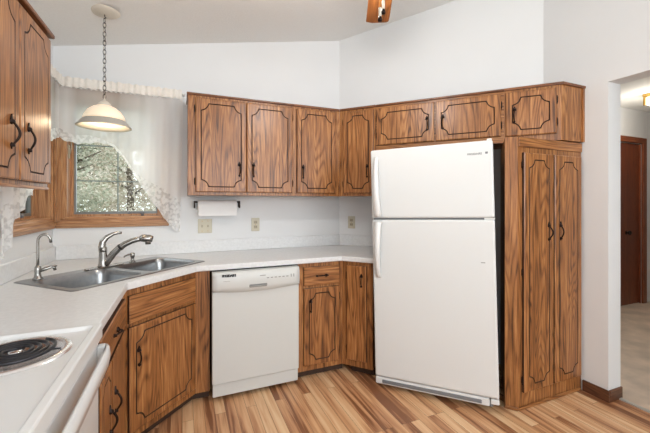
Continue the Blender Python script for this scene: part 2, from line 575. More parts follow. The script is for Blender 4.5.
# hall door
b = B(); box(b, HX0, HX1, 2.515, 2.55, .015, 2.09)
door = struct('door_1', b, M['halldoor'])
b = B(); box(b, HX0 - .09, HX0, 2.475, 2.499, .006, 2.17, bev=.006); obj('casing', b, M['hallcasing'], door)
b = B(); box(b, HX1, HX1 + .09, 2.475, 2.499, .006, 2.17, bev=.006); obj('casing', b, M['hallcasing'], door)
b = B(); box(b, HX0 - .0, HX1 + .0, 2.472, 2.4985, 2.095, 2.17, bev=.006); obj('casing', b, M['hallcasingx'], door)
b = B(); box(b, HX1 - .012, HX1, 2.5, 2.515, .006, 2.09); obj('stop', b, M['hallcasing'], door)
b = B(); lathe(b, [(0, -.055), (.016, -.054), (.027, -.04), (.024, -.025), (.01, -.02), (.01, -.004), (.028, 0)], (HX0 + .32, 2.515, .94), 20, axis='Y'); obj('door_knob', b, M['iron'], door)

# ------------------------------------------------------------------ windows (local frame: +x from the room corner, -y into the room)


def window(name, origin, rz, flip):
    root = thing(name, '', '', origin, rz); del root['label']; del root['category']; root['kind'] = 'structure'
    f = -1 if flip else 1
    u0, u1 = WX0 - XL, WX1 - XL

    def fb(bm, a, c, y0, y1, z0, z1, **k):
        a, c = sorted((a * f, c * f)); box(bm, a, c, y0, y1, z0, z1, **k)
    W = .056
    for a, c in ((u0 - W, u0), (u1, u1 + W)):
        b = B(); fb(b, a, c, -.020, -.0005, WZ0, WZ1, bev=.005); fb(b, a + .012, c - .02, -.032, -.019, WZ0 - .02, WZ1, bev=.004); obj('casing', b, M['trimz'], root)
    b = B(); fb(b, u0 - W, u1 + W, -.020, -.0005, WZ0 - .068, WZ0, bev=.005); fb(b, u0 - W + .01, u1 + W - .01, -.028, -.019, WZ0 - .05, WZ0 - .025, bev=.004); obj('casing', b, M['trimx'], root)
    b = B(); fb(b, u0 - W, u1 + W, -.020, -.0005, WZ1, WZ1 + .068, bev=.005); obj('casing', b, M['trimx'], root)
    # reveal
    b = B(); fb(b, u0, u0 + .014, -.01, .1, WZ0 + .014, WZ1 - .014); obj('jamb', b, M['trimz'], root)
    b = B(); fb(b, u1 - .014, u1, -.01, .1, WZ0 + .014, WZ1 - .014); obj('jamb', b, M['trimz'], root)
    b = B(); fb(b, u0, u1, -.012, .1, WZ0, WZ0 + .014); obj('sill', b, M['trimx'], root)
    b = B(); fb(b, u0, u1, -.012, .1, WZ1 - .014, WZ1); obj('head_jamb', b, M['trimx'], root)
    # wooden stops, aluminium edged sash, glass, grille
    s = obj('sash', (lambda b: (fb(b, u0 + .014, u0 + .034, .075, .12, WZ0 + .014, WZ1 - .014), fb(b, u1 - .034, u1 - .014, .075, .12, WZ0 + .014, WZ1 - .014), fb(b, u0 + .034, u1 - .034, .075, .12, WZ0 + .014, WZ0 + .03), fb(b, u0 + .034, u1 - .034, .075, .12, WZ1 - .04, WZ1 - .014), b)[-1])(B()), M['trimz'], root)
    b = B()
    g0, g1, h0, h1 = u0 + .034, u1 - .034, WZ0 + .03, WZ1 - .04
    t = .012
    fb(b, g0, g0 + t, .09, .115, h0, h1); fb(b, g1 - t, g1, .09, .115, h0, h1); fb(b, g0 + t, g1 - t, .09, .115, h0, h0 + t * 1.6); fb(b, g0 + t, g1 - t, .09, .115, h1 - t, h1)
    obj('sash_edge', b, M['alu'], root)
    b = B(); fb(b, g0 + .002, g1 - .002, .102, .106, h0 + .002, h1 - .002); obj('pane', b, M['glass'], root)
    b = B()
    xm = (g0 + g1) / 2
    fb(b, xm - .005, xm + .005, .107, .113, h0, h1)
    for z in (1.50, 1.775): fb(b, g0, g1, .107, .113, z - .005, z + .005)
    obj('muntin', b, M['muntin'], root)
    b = B()
    x = u1 - .14
    tube(b, [(f * x, .05, WZ0 + .014), (f * x, .045, WZ0 + .034), (f * (x - .02), .03, WZ0 + .042), (f * (x - .09), .012, WZ0 + .040)], [.012, .011, .007, .006], 8)
    tube(b, [(f * (x - .09), .012, WZ0 + .030), (f * (x - .09), .012, WZ0 + .052)], .008, 8)
    obj('crank_handle', b, M['grey'], root)
    # slender latch on the side jamb
    b = B(); fb(b, u0 + .014, u0 + .020, .02, .045, 1.66, 1.76, bev=.002); tube(b, [(f * (u0 + .022), .03, 1.69), (f * (u0 + .034), .02, 1.74), (f * (u0 + .034), .015, 1.79)], .004, 6); obj('sash_lock', b, M['almondd'], root)
    return root


window('window_1', (XL, YA, 0), 0, False)
window('window_2', (XL, YA, 0), R(90), True)

# ------------------------------------------------------------------ curtains


def lerp(tbl, x):
    if x <= tbl[0][0]: return tbl[0][1]
    for (a, ya), (c, yc) in zip(tbl, tbl[1:]):
        if x <= c: return ya + (yc - ya) * (x - a) / (c - a)
    return tbl[-1][1]


BOT = [(.0, 1.775), (.06, 1.790), (.10, 1.765), (.18, 1.752), (.26, 1.765), (.33, 1.768), (.40, 1.735), (.463, 1.656), (.53, 1.545), (.598, 1.429), (.67, 1.32), (.739, 1.222), (.80, 1.135), (.855, 1.082), (.875, 1.085)]


BOT1 = [(.0, 1.775), (.08, 1.790), (.14, 1.765), (.24, 1.745), (.33, 1.70), (.42, 1.58), (.50, 1.43), (.56, 1.375), (.63, 1.36), (.66, 1.30), (.72, 1.265), (.80, 1.235), (.825, 1.17), (.85, 1.10), (.92, 1.055), (.96, 1.06)]


def curtain(label, origin, rz, flip, rod_label):
    f = -1 if flip else 1
    root = thing('lace_curtain', label, 'curtain', origin, rz, 'lace curtains in the corner')
    U0, U1, NU = (.094, .955, 160) if flip else (.046, .872, 150)
    bot = BOT1 if flip else BOT
    TOP = 2.185

    def yoff(u, k):
        full = .4 + .6 * min(1, max(0, (u - .45) / .3))
        return -.062 - .010 * math.sin(u * 75 + .8 * math.sin(k * 3)) * full * (.4 + .6 * k) - .006 * math.sin(u * 31 + 2 * k)

    def strip(r0, r1, n, off=0.0, scal=0):
        bm = B(); grid = []
        for i in range(NU + 1):
            u = U0 + (U1 - U0) * i / NU
            zb = lerp(bot, u); lw = lerp([(0, .075), (.22, .07), (.34, .03), (.54, .035), (.64, .13), (.76, .24), (.88, .28)], u) if not flip else .085 + .16 * min(1, max(0, (u - .45) / .2))
            zs = {'top': TOP, 'mid': zb + lw, 'bot': zb + .012 * abs(math.sin(u * 38))}
            row = []
            for j in range(n + 1):
                z = zs[r0] + (zs[r1] - zs[r0]) * j / n
                k = (TOP - z) / (TOP - 1.1)
                y = yoff(u, k) - off
                uu = U0 + (u - U0) * (1 - .03 * k)
                row.append(bm.verts.new((f * (uu), y, z)))
            grid.append(row)
        for i in range(NU):
            for j in range(n):
                fc = bm.faces.new((grid[i][j], grid[i + 1][j], grid[i + 1][j + 1], grid[i][j + 1])); fc.smooth = True
        return bm
    obj('voile_panel', strip('top', 'mid', 14), M['sheer'], root, fixn=False)
    obj('lace_border', strip('mid', 'bot', 6), M['lace'], root, fixn=False)
    # ruffled header sewn over the rod
    bm = B(); g = []
    for i in range(NU * 2 + 1):
        u = U0 + (U1 - U0 - .01) * i / (NU * 2)
        w = .004 * math.sin(u * 160) + .003 * math.sin(u * 97 + 1)
        g.append([bm.verts.new((f * u, -.075 + w * (1.5 if j in (0, 4) else .4), z + .003 * math.sin(u * 120 + j))) for j, z in enumerate((2.235, 2.215, 2.197, 2.180, 2.165))])
    for i in range(NU * 2):
        for j in range(4):
            fc = bm.faces.new((g[i][j], g[i + 1][j], g[i + 1][j + 1], g[i][j + 1])); fc.smooth = True
    obj('header', bm, M['header'], root, fixn=False)
    # ribbon bows / eyelets line
    bm = B()
    for i in range(26):
        u = U0 + .02 + (U1 - U0 - .05) * i / 25
        tube(bm, [(f * (u - .007), -.084, 2.158), (f * u, -.086, 2.154), (f * (u + .007), -.084, 2.158)], .0035, 6)
    obj('ribbon', bm, M['lace'], root)
    rod = thing('curtain_rod', rod_label, 'curtain rod', origin, rz, 'white curtain rods')
    bm = B(); tube(bm, [(f * (U0 - .006), -.066, 2.207), (f * (U1 - .004), -.066, 2.207), (f * (U1 + .006), -.058, 2.207), (f * (U1 + .006), -.001, 2.207)], .006, 10); obj('rod', bm, M['white'], rod)
    bm = B(); box(bm, *sorted((f * (U1 - .004), f * (U1 + .016))), -.004, -.0005, 2.18, 2.23); obj('bracket', bm, M['white'], rod)


curtain('white sheer lace swag curtain over the sink window on the back wall', (XL, YA, 0), 0, False, 'white rod holding the lace curtain of the back wall window')
curtain('white lace swag curtain on the left wall, partly behind the left wall cabinets', (XL, YA, 0), R(90), True, 'white rod on the left wall behind the wall cabinets')

# ------------------------------------------------------------------ cabinet parts


def plaque(hw, hh, m, r, s, d):
    A, Bv = hw - m - d, hh - m - d
    rr = r + d if d else r
    cx, cz = hw - m, hh - m            # arc centre stays put
    pts = []
    N = 6
    q = []
    a0 = (A if False else 0)
    # corner (+,+): from the top line to the right line
    q.append((cx - r - s - d * .4, Bv))
    for k in range(N + 1):
        t = math.pi * 1.0 + (math.pi / 2) * k / N      # arc from pointing -x to pointing -z
        q.append((cx + rr * math.cos(t) * 1.0, cz + rr * math.sin(t)) if True else None)
    # limit the arc to the two small ticks
    q[1] = (cx - rr, Bv - s); q[-1] = (A - s, cz - rr)
    arc = []
    for k in range(N + 1):
        t = R(180 + 12) + R(66) * k / N
        arc.append((cx + rr * math.cos(t), cz + rr * math.sin(t)))
    q = [(cx - rr - s * .3, Bv)] + arc + [(A, cz - rr - s * .3)]
    out = list(q)                                       # top-right, clockwise
    out += [(x, -z) for x, z in reversed(q)]            # bottom-right
    out += [(-x, -z) for x, z in q]                     # bottom-left
    out += [(-x, z) for x, z in reversed(q)]            # top-left
    return out


def door_mesh(w, h, th=.019, m=.036, r=.052, s=.010, gw=.0080, plain_door=False):
    """slab door, centred on its origin, front at y=-th, routed plaque groove"""
    bm = B()
    hw, hh = w / 2, h / 2
    e = .006
    back = [bm.verts.new((x, 0, z)) for x, z in ((-hw, -hh), (hw, -hh), (hw, hh), (-hw, hh))]
    mid = [bm.verts.new((x, -th + e * .7, z)) for x, z in ((-hw, -hh), (hw, -hh), (hw, hh), (-hw, hh))]
    fr = [bm.verts.new((x, -th, z)) for x, z in ((-hw + e, -hh + e), (hw - e, -hh + e), (hw - e, hh - e), (-hw + e, hh - e))]
    bm.faces.new(back)
    for i in range(4):
        j = (i + 1) % 4
        f = bm.faces.new((back[i], back[j], mid[j], mid[i])); f.material_index = 1; bm.faces.new((mid[i], mid[j], fr[j], fr[i]))  # gap shadow and dark stain put into the colour of the door sides
    if plain_door:
        bm.faces.new(fr)
        return bm
    L0 = plaque(hw, hh, m, r, s, 0); L1 = plaque(hw, hh, m, r, s, gw / 2); L2 = plaque(hw, hh, m, r, s, gw)
    V0 = [bm.verts.new((x, -th, z)) for x, z in L0]
    V1 = [bm.verts.new((x, -th + .005, z)) for x, z in L1]
    V2 = [bm.verts.new((x, -th, z)) for x, z in L2]
    n = len(L0)
    for i in range(n):
        j = (i + 1) % n
        for a, c in ((V0, V1), (V1, V2)):
            f = bm.faces.new((a[i], a[j], c[j], c[i])); f.material_index = 1
    outer = [Vector((v.co.x, v.co.z, 0)) for v in fr]
    hole = [Vector((x, z, 0)) for x, z in L0]
    allv = fr + V0
    for t in geometry.tessellate_polygon([outer, hole]):
        try: bm.faces.new([allv[i] for i in t])
        except ValueError: pass
    for t in geometry.tessellate_polygon([[Vector((x, z, 0)) for x, z in L2]]):
        try: bm.faces.new([V2[i] for i in t])
        except ValueError: pass
    return bm


def pull_mesh(L=.125, horiz=False, side=1):
    """antique bail pull: two cast posts, arrow leaves and a bowed grip"""
    bm = B()
    h = L / 2
    pts = []
    for k in range(13):
        t = k / 12
        z = h * .55 - t * h * 1.3
        pts.append((side * .005 * math.sin(math.pi * t), -.007 - .018 * math.sin(math.pi * min(1, t * 1.02)), z))
    tube(bm, pts, [.0035 + .0012 * math.sin(math.pi * k / 12) for k in range(13)], 8)
    for z, s in ((h * .58, 1), (-h * .78, .7)):
        lathe(bm, [(0, -.013), (.006, -.012), (.009 * s, -.007), (.011 * s, -.002), (.011 * s, 0)], (0, 0, z), 12, axis='Y')
    # leaf-shaped plates
    for z0, z1, w in ((h * .40, h, .0085), (-h, -h * .62, .006)):
        zm = (z0 + z1) / 2
        prof = [(0, z0), (w, zm), (w * .55, zm + (z1 - zm) * .55), (0, z1), (-w * .55, zm + (z1 - zm) * .55), (-w, zm)]
        a = [bm.verts.new((x, -.0045, z)) for x, z in prof]; c = [bm.verts.new((x * 1.15, 0, z)) for x, z in prof]
        bm.faces.new(a); bm.faces.new(c[::-1])
        for i in range(6): bm.faces.new((a[i], a[(i + 1) % 6], c[(i + 1) % 6], c[i]))
    # small wings at the top post
    tube(bm, [(-.013, -.006, h * .50), (0, -.010, h * .56), (.013, -.006, h * .50)], [.002, .005, .002], 6)
    if horiz:
        bmesh.ops.rotate(bm, verts=bm.verts, cent=(0, 0, 0), matrix=Matrix.Rotation(R(90), 3, 'Y'))
    return bm


PULLS = {}


def pull(parent, x, y, z, horiz=False, side=1, L=.125):
    k = (horiz, side, L)
    if k not in PULLS:
        o = obj('handle', pull_mesh(L, horiz, side), M['iron'], parent, (x, y, z)); PULLS[k] = o
        return o
    o = PULLS[k].copy(); COL.objects.link(o); o.parent = parent; o.location = (x, y, z)
    return o


def hinge(parent, x, y, z):
    bm = B(); tube(bm, [(0, -.004, -.024), (0, -.004, .024)], .0035, 8)
    for s in (-1, 1): lathe(bm, [(0, .0), (.004, .001), (.0035, .004), (0, .008)], (0, -.004, .022) if s > 0 else (0, -.004, -.030), 8)
    box(bm, -.006, .006, -.002, 0, -.020, .020)
    return obj('hinge', bm, M['iron'], parent, (x, y, z))


def door_on(root, x0, x1, z0, z1, y, handle=None, hinges=None, hz=None, mat='oak', plain_door=False, r=.052, m=.036, L=.125, inset=.054, nm='door'):
    """door spanning x0..x1, z0..z1 on the face plane y (local); handle 'l'/'r'/'c'"""
    w, h = x1 - x0, z1 - z0
    d = obj(nm, door_mesh(w, h, r=r, m=m, plain_door=plain_door), [M[mat], M['groove']], root, ((x0 + x1) / 2, y, (z0 + z1) / 2))
    if handle:
        hin = min(inset, w * .24)
        hx = {'l': -w / 2 + hin, 'r': w / 2 - hin, 'c': 0}[handle]
        pull(d, hx, -.019, (hz if hz is not None else z0 + .17) - (z0 + z1) / 2, horiz=(handle == 'c'), side=(1 if handle == 'r' else -1), L=L)
    if hinges:
        hx = x0 - .004 if hinges == 'l' else x1 + .004
        off = .08 if h > .3 else .05
        for z in (z0 + off, z1 - off): hinge(root, hx, y - .003, z)
        if h > 1.2: hinge(root, hx, y - .003, (z0 + z1) / 2)
    return d


HUB, HU = 1.388, 2.152      # wall cabinets: underside, top

# -------- wall cabinets on the back wall (frame: rz 0)
YAu = 2.724


def crown_poly(pts_out, pts_in, z0=HU - .014, z1=HU + .012):
    bm = B(); prism(bm, pts_out + pts_in[::-1], z0, z1); return bm


def lw(root, pts):      # world plan -> local plan of root
    c, s = math.cos(-root.rotation_euler.z), math.sin(-root.rotation_euler.z)
    return [((x - root.location.x) * c - (y - root.location.y) * s, (x - root.location.x) * s + (y - root.location.y) * c) for x, y in pts]


t = thing('wall_cabinet', 'oak two-door wall cabinet right of the sink window, above the paper towel', 'cabinet', (.039, YAu, 0), 0, 'oak wall cabinets')
xs = .862 - .039
b = B(); box(b, 0, xs, .0, YA - YAu - .001, HUB, HU - .014); obj('body', b, M['oak'], t)
b = B(); box(b, -.008, xs, -.014, YA - YAu - .001, HU - .0135, HU + .002, bev=.003); obj('crown_moulding', b, M['crown'], t)
door_on(t, .052, .427, 1.412, 2.118, 0, 'r', 'l', 1.59)
door_on(t, .431, .806, 1.412, 2.118, 0, 'l', 'r', 1.59)

t = thing('wall_cabinet', 'oak single-door wall cabinet left of the wall corner, above the outlet', 'cabinet', (.863, YAu, 0), 0, 'oak wall cabinets')
cu = BatY(2.779, YAu)
b = B(); prism(b, lw(t, [(.863, YAu), (cu[0] - .001, YAu), (CORN_AB[0] - .001, YA - .001), (.863, YA - .001)]), HUB, HU - .014); obj('body', b, M['oak'], t)
co = BatY(2.779 - .014, YAu - .014)
b = B(); prism(b, lw(t, [(.863, YAu - .014), (co[0] - .001, YAu - .014), (CORN_AB[0] - .001, YA - .001), (.863, YA - .001)]), HU - .0135, HU + .002); obj('crown_moulding', b, M['crown'], t)
door_on(t, .022, .378, 1.412, 2.118, 0, 'l', 'r', 1.59)

# -------- wall cabinets on the diagonal wall (local x runs right from the inside corner)
BU = 2.779
OB = cu


def onb(px):        # world plan of local x on the upper front plane
    return (OB[0] + math.sin(BE) * px, OB[1] - math.cos(BE) * px)


def back(px): return to_wall(onb(px))


LB = lambda X: (X - OB[0]) / math.sin(BE)
t = thing('wall_cabinet', 'tall oak wall cabinet between the wall corner and the refrigerator', 'cabinet', (OB[0], OB[1], 0), ROTB, 'oak wall cabinets')
x1 = LB(1.508)
cb_ = (CORN_AB[0] + .001, YA - .002)
b = B(); prism(b, [(.0, 0), (x1 - .0005, 0)] + lw(t, [back(x1 - .0005), cb_]), HUB, HU - .014); obj('body', b, M['oak'], t)
oc = lw(t, [(co[0] + .0005, co[1])])[0]
b = B(); prism(b, [(oc[0], -.014), (x1 - .0005, -.014)] + lw(t, [back(x1 - .0005), cb_]), HU - .0135, HU + .002); obj('crown_moulding', b, M['crown'], t)
door_on(t, .040, x1 - .018, 1.412, 2.118, 0, 'r', 'l', 1.60)

x2 = LB(2.141) + .014
t = thing('wall_cabinet', 'short oak two-door wall cabinet above the refrigerator', 'cabinet', (*onb(x1), 0), ROTB, 'oak wall cabinets')
w = x2 - x1
OV = 1.765
b = B(); box(b, .0005, w - .0005, 0, BW - BU - .001, OV, HU - .014); obj('body', b, M['oakh'], t)
b = B(); box(b, .0005, w - .0005, -.014, BW - BU - .001, HU - .0135, HU + .002, bev=.003); obj('crown_moulding', b, M['crown'], t)
md = LB(1.829) - x1
door_on(t, .010, md - .006, 1.812, 2.118, 0, 'r', 'l', 1.955, r=.050, m=.038)
door_on(t, md + .006, w - .022, 1.812, 2.118, 0, 'l', 'r', 1.955, r=.050, m=.038)

# end cabinet with the returned side panel parallel to the back wall
t = thing('wall_cabinet', 'oak end wall cabinet above the pantry, nearest the hall opening', 'cabinet', (*onb(x2), 0), ROTB, 'oak wall cabinets')
yp = 1.508
ce = BatY(BU, yp)
pl = lw(t, [onb(x2), ce, (XC - .001, yp), (XC - .001, CORN_BC[1] - .001), back(x2)])
b = B(); prism(b, pl, OV - .005, HU - .014); obj('body', b, M['oak'], t)
cex = BatY(BU - .014, yp - .014)
pl2 = lw(t, [(onb(x2)[0] - NB[0] * .014, onb(x2)[1] - NB[1] * .014), cex, (XC - .001, yp - .014), (XC - .001, CORN_BC[1] - .001), back(x2)])
b = B(); prism(b, pl2, HU - .0135, HU + .002); obj('crown_moulding', b, M['crown'], t)
e1 = lw(t, [ce])[0][0]
door_on(t, .010, e1 - .030, 1.806, 2.118, 0, 'l', 'r', 1.955, r=.050, m=.038)
# applied frame on the side panel
o_ = lw(t, [(ce[0] + .012, yp)])[0]
b = B(); box(b, XC - ce[0] - .034, XC - ce[0] - .014, -.0075, 0, OV - .005, HU - .014)
obj('side_trim', b, M['oak'], t, (o_[0], o_[1], 0), -ROTB)

# -------- wall cabinets at the left (frame: rz 90deg, local x = +Y)
XLu = -.605
t = thing('wall_cabinet', 'oak wall cabinet at the left edge beside the hanging lamp', 'cabinet', (XLu, 1.328, 0), R(90), 'oak wall cabinets')
dep = XLu - XL
wl = 2.045 - 1.328
b = B(); box(b, 0, wl, 0, dep - .001, HUB + .02, HU - .014); obj('body', b, M['oak'], t)
b = B(); box(b, 0, wl + .002, -.006, .02, HUB + .008, HUB + .0195, bev=.002); obj('bottom_rail', b, M['oakh'], t)
b = B(); box(b, 0, wl + .018, -.026, dep - .001, HU - .0135, HU + .006, bev=.004); obj('crown_moulding', b, M['crown'], t)
door_on(t, .010, .359, 1.424, 2.120, 0, 'r', None, 1.60, L=.13, r=.055, inset=.074)
door_on(t, .365, .704, 1.424, 2.120, 0, 'l', None, 1.60, L=.13, r=.055, inset=.074)

# ------------------------------------------------------------------ base cabinets
YC = 2.415          # face of the base cabinets on the back wall
ZT = .874           # top of the carcasses
BC = 2.453 + .027   # face offset of the diagonal base
cc = BatY(BC, YC)
t = thing('base_cabinet', 'oak base cabinet with one drawer and door, right of the dishwasher', 'cabinet', (.797, YC, 0), 0, 'oak base cabinets')
b = B(); prism(b, lw(t, [(.797, YC), (cc[0] - .001, YC), (CORN_AB[0] - .001, YA - .001), (.797, YA - .001)]), .062, ZT); obj('body', b, M['oak'], t)
ct = BatY(BC + .06, YC + .06)
b = B(); prism(b, lw(t, [(.797, YC + .05), (ct[0] - .001, YC + .05), (ct[0] - .001, YC + .3), (.797, YC + .3)]), .0, .0615); obj('toe_kick', b, M['toe'], t)
xr = cc[0] - .797
door_on(t, .042, xr - .030, .706, .845, 0, 'c', None, .775, mat='oakh', plain_door=True, L=.11, nm='drawer')
door_on(t, .042, xr - .030, .105, .685, 0, 'l', 'r', .575 - .02, r=.050, m=.036, L=.11)

t = thing('base_cabinet', 'narrow oak base cabinet tucked against the left side of the refrigerator', 'cabinet', (*cc, 0), ROTB, 'oak base cabinets')
b = B(); prism(b, [(0, 0), (.250, 0)] + lw(t, [to_wall((cc[0] + math.sin(BE) * .25, cc[1] - math.cos(BE) * .25)), (CORN_AB[0] + .001, YA - .002)]), .062, ZT); obj('body', b, M['oak'], t)
b = B(); box(b, .06, .250, .05, .3, 0, .0615); obj('toe_kick', b, M['toe'], t)
door_on(t, .044, .205, .115, .845, 0, 'r', 'l', .735, plain_door=True, L=.11)

# sink base, set at 45 degrees
SE = 1.650
SC = SE
pl_l = (-.284, SC / S2 - .284)           # meets the left run
pl_r = (YC - SC / S2, YC)                # meets the back run
t = thing('base_cabinet', 'oak sink base cabinet set diagonally with false drawer front', 'cabinet', (*pl_l, 0), R(45), 'oak base cabinets')
wd = math.hypot(pl_r[0] - pl_l[0], pl_r[1] - pl_l[1])
b = B(); prism(b, lw(t, [pl_l, pl_r, (pl_r[0], 2.93), (XL + .02, 2.93), (XL + .02, pl_l[1] + .02), (pl_l[0] - .001, pl_l[1] + .001)]), .062, .70)
obj('body', b, M['oak'], t)
b = B(); box(b, .0, wd, -.0, .018, .7005, ZT); obj('face_frame', b, M['oak'], t)
b = B(); prism(b, lw(t, [(pl_l[0] - .0, pl_l[1] + .045 / S2), (pl_r[0] - .02, YC + .05), (.168, YC + .05), (.168, YC + .12), (pl_r[0] - .1, YC + .12), (pl_l[0] - .05, pl_l[1] + .12)]), 0, .0615); obj('toe_kick', b, M['toe'], t)
door_on(t, .022, wd - .014, .690, .838, 0, None, None, mat='oakh', plain_door=True, nm='false_drawer')
door_on(t, .022, wd - .014, .105, .668, 0, 'l', None, .50, r=.050, m=.036, L=.115)

# filler stile beside the dishwasher
b = B(); box(b, pl_r[0] + .001, .170, YC - .0005, YC + .02, .062, ZT)

tag(obj('filler_panel', b, M['oak']), 'narrow oak filler stile between sink cabinet and dishwasher', 'panel')

# left run base
YR = 1.372     # side of the range
t = thing('base_cabinet', 'oak base cabinet with drawer over two doors beside the range', 'cabinet', (-.284, YR + .012, 0), R(90), 'oak base cabinets')
wl = pl_l[1] - (YR + .012)
b = B(); prism(b, lw(t, [(XL + .001, YR + .012), (-.284, YR + .012), (-.284, pl_l[1] - .001), (-.325, pl_l[1] - .001), (XL + .001, 1.505)]), .062, ZT); obj('body', b, M['oak'], t)
b = B(); box(b, 0, wl - .001, .05, .2, 0, .0615); obj('toe_kick', b, M['toe'], t)
door_on(t, .03, wl - .06, .706, .845, 0, 'c', None, .775, mat='oakh', plain_door=True, nm='drawer', L=.11)
hm = .245
door_on(t, .03, hm - .004, .105, .685, 0, 'r', None, .47, r=.03, m=.03, L=.12)
door_on(t, hm + .004, wl - .06, .105, .685, 0, 'l', None, .49, plain_door=True, L=.12)

# ------------------------------------------------------------------ worktop with the sink cut out
XE, YE, BEo, SO = -.264, 2.390, 2.453, 1.630
e_l = (XE, SO / S2 + XE); e_r = (YE - SO / S2, YE); e_c = BatY(BEo, YE)
ex = (e_c[0] + math.sin(BE) * .262, e_c[1] - math.cos(BE) * .262)
exb = to_wall(ex)
outer = [(XL + .001, YR + .010), (XE, YR + .010), e_l, e_r, e_c, ex, exb, (CORN_AB[0] - .0005, YA - .001), (XL + .001, YA - .001)]
ST, SS, SW, SD = 1.474, 1.945, .90, .50            # sink centre along / across, size


def ts(t_, s_): return (S2 * (t_ - s_), S2 * (t_ + s_))


hole = [ts(ST + a * (SW / 2 - .02), SS + c * (SD / 2 - .02)) for a, c in ((-1, -1), (1, -1), (1, 1), (-1, 1))]
bm = B()
for z in (ZT + .001, .914):
    vo = [bm.verts.new((x, y, z)) for x, y in outer]; vh = [bm.verts.new((x, y, z)) for x, y in hole]
    for tr in geometry.tessellate_polygon([[Vector((x, y, 0)) for x, y in outer], [Vector((x, y, 0)) for x, y in hole]]):
        try: bm.faces.new([(vo + vh)[i] for i in tr])
        except ValueError: pass
    if z < .9: lo, lh = vo, vh
for a, c in ((lo, vo), (lh, vh)):
    n = len(a)
    for i in range(n): bm.faces.new((a[i], a[(i + 1) % n], c[(i + 1) % n], c[i]))
t = thing('worktop', 'pale speckled laminate worktop wrapping the corner under the windows', 'worktop', (0, 0, 0))
obj('slab', bm, M['lam'], t, bevel=.008)
b = B(); box(b, XL + .001, XL + .02, YR + .010, YA - .001, .9145, 1.016, bev=.004); obj('backsplash', b, M['lam'], t)
b = B(); prism(b, [(XL + .0205, YA - .02), (CORN_AB[0] - .0085, YA - .02), (CORN_AB[0] - .001, YA - .001), (XL + .0205, YA - .001)], .9145, 1.016); obj('backsplash', b, M['lam'], t, bevel=.004)
p0 = (CORN_AB[0] - .0082, YA - .0205)
b = B(); prism(b, [p0, (exb[0] - NB[0] * .019, exb[1] - NB[1] * .019), exb, (CORN_AB[0] + .0005, YA - .002)], .9145, 1.016); obj('backsplash', b, M['lam'], t, bevel=.004)

# ------------------------------------------------------------------ sink (frame rz 45, local x along the rim, +y to the corner)


def rrect(x0, x1, y0, y1, r, n=5):
    pts = []
    for cx, cy, a0 in ((x1 - r, y1 - r, 0), (x0 + r, y1 - r, 90), (x0 + r, y0 + r, 180), (x1 - r, y0 + r, 270)):
        for k in range(n + 1):
            a = R(a0 + 90 * k / n); pts.append((cx + r * math.cos(a), cy + r * math.sin(a)))
    return pts


sk = thing('kitchen_sink', 'double-bowl stainless steel sink set diagonally in the worktop', 'sink', (*ts(ST, SS), .9145), R(45))
bm = B()
hwS, hdS = SW / 2, SD / 2
bowls = [(-hwS + .035, -.020, -hdS + .035, hdS - .095), (.020, hwS - .035, -hdS + .035, hdS - .095)]
out = rrect(-hwS, hwS, -hdS, hdS, .03)
out2 = rrect(-hwS + .006, hwS - .006, -hdS + .006, hdS - .006, .026)
vo0 = [bm.verts.new((x, y, .0)) for x, y in out]
vo = [bm.verts.new((x, y, .004)) for x, y in out2]
n = len(vo)
for i in range(n): bm.faces.new((vo0[i], vo0[(i + 1) % n], vo[(i + 1) % n], vo[i]))
polys = [[Vector((x, y, 0)) for x, y in out2]]; vv = list(vo)
for q in bowls:
    lp = rrect(*q, .06); polys.append([Vector((x, y, 0)) for x, y in lp]); vv += [bm.verts.new((x, y, .004)) for x, y in lp]
for tr in geometry.tessellate_polygon(polys):
    try: bm.faces.new([vv[i] for i in tr])
    except ValueError: pass
obj('rim', bm, M['steel'], sk)
for q in bowls:
    bm = B(); prev = None
    for d, z, r in ((0, .004, .06), (.004, -.002, .058), (.010, -.03, .055), (.018, -.13, .05), (.035, -.165, .04), (.07, -.172, .03)):
        lp = [bm.verts.new((x, y, z)) for x, y in rrect(q[0] + d, q[1] - d, q[2] + d, q[3] - d, max(.02, r))]
        if prev:
            for i in range(len(lp)):
                f = bm.faces.new((prev[i], prev[(i + 1) % len(lp)], lp[(i + 1) % len(lp)], lp[i])); f.smooth = True
        prev = lp
    bm.faces.new(prev)
    bs = obj('basin', bm, M['steel'], sk)
    bm = B(); lathe(bm, [(.045, -.171), (.04, -.168), (.03, -.170), (.028, -.1705), (0, -.1705)], ((q[0] + q[1]) / 2, (q[2] + q[3]) / 2, 0), 24); obj('drain', bm, M['chrome'], bs)

# faucet: lever body and pull-out spout
fx, fy = ts(1.480, 2.125)
fa = thing('faucet', 'brushed nickel single-lever pull-out faucet behind the sink bowls', 'faucet', (fx, fy, .9190), R(45))
bm = B()
pp = rrect(-.125, .125, -.028, .028, .027)
prism(bm, pp, 0, .008)
obj('deck_plate', bm, M['nickel'], fa, bevel=.003)
bm = B()
lathe(bm, [(0, .008), (.031, .0082), (.029, .014), (.025, .03), (.0235, .06), (.0225, .105), (.022, .125), (.014, .135), (0, .137)], (-.012, 0, 0), 24)
obj('body', bm, M['nickel'], fa)
bm = B()
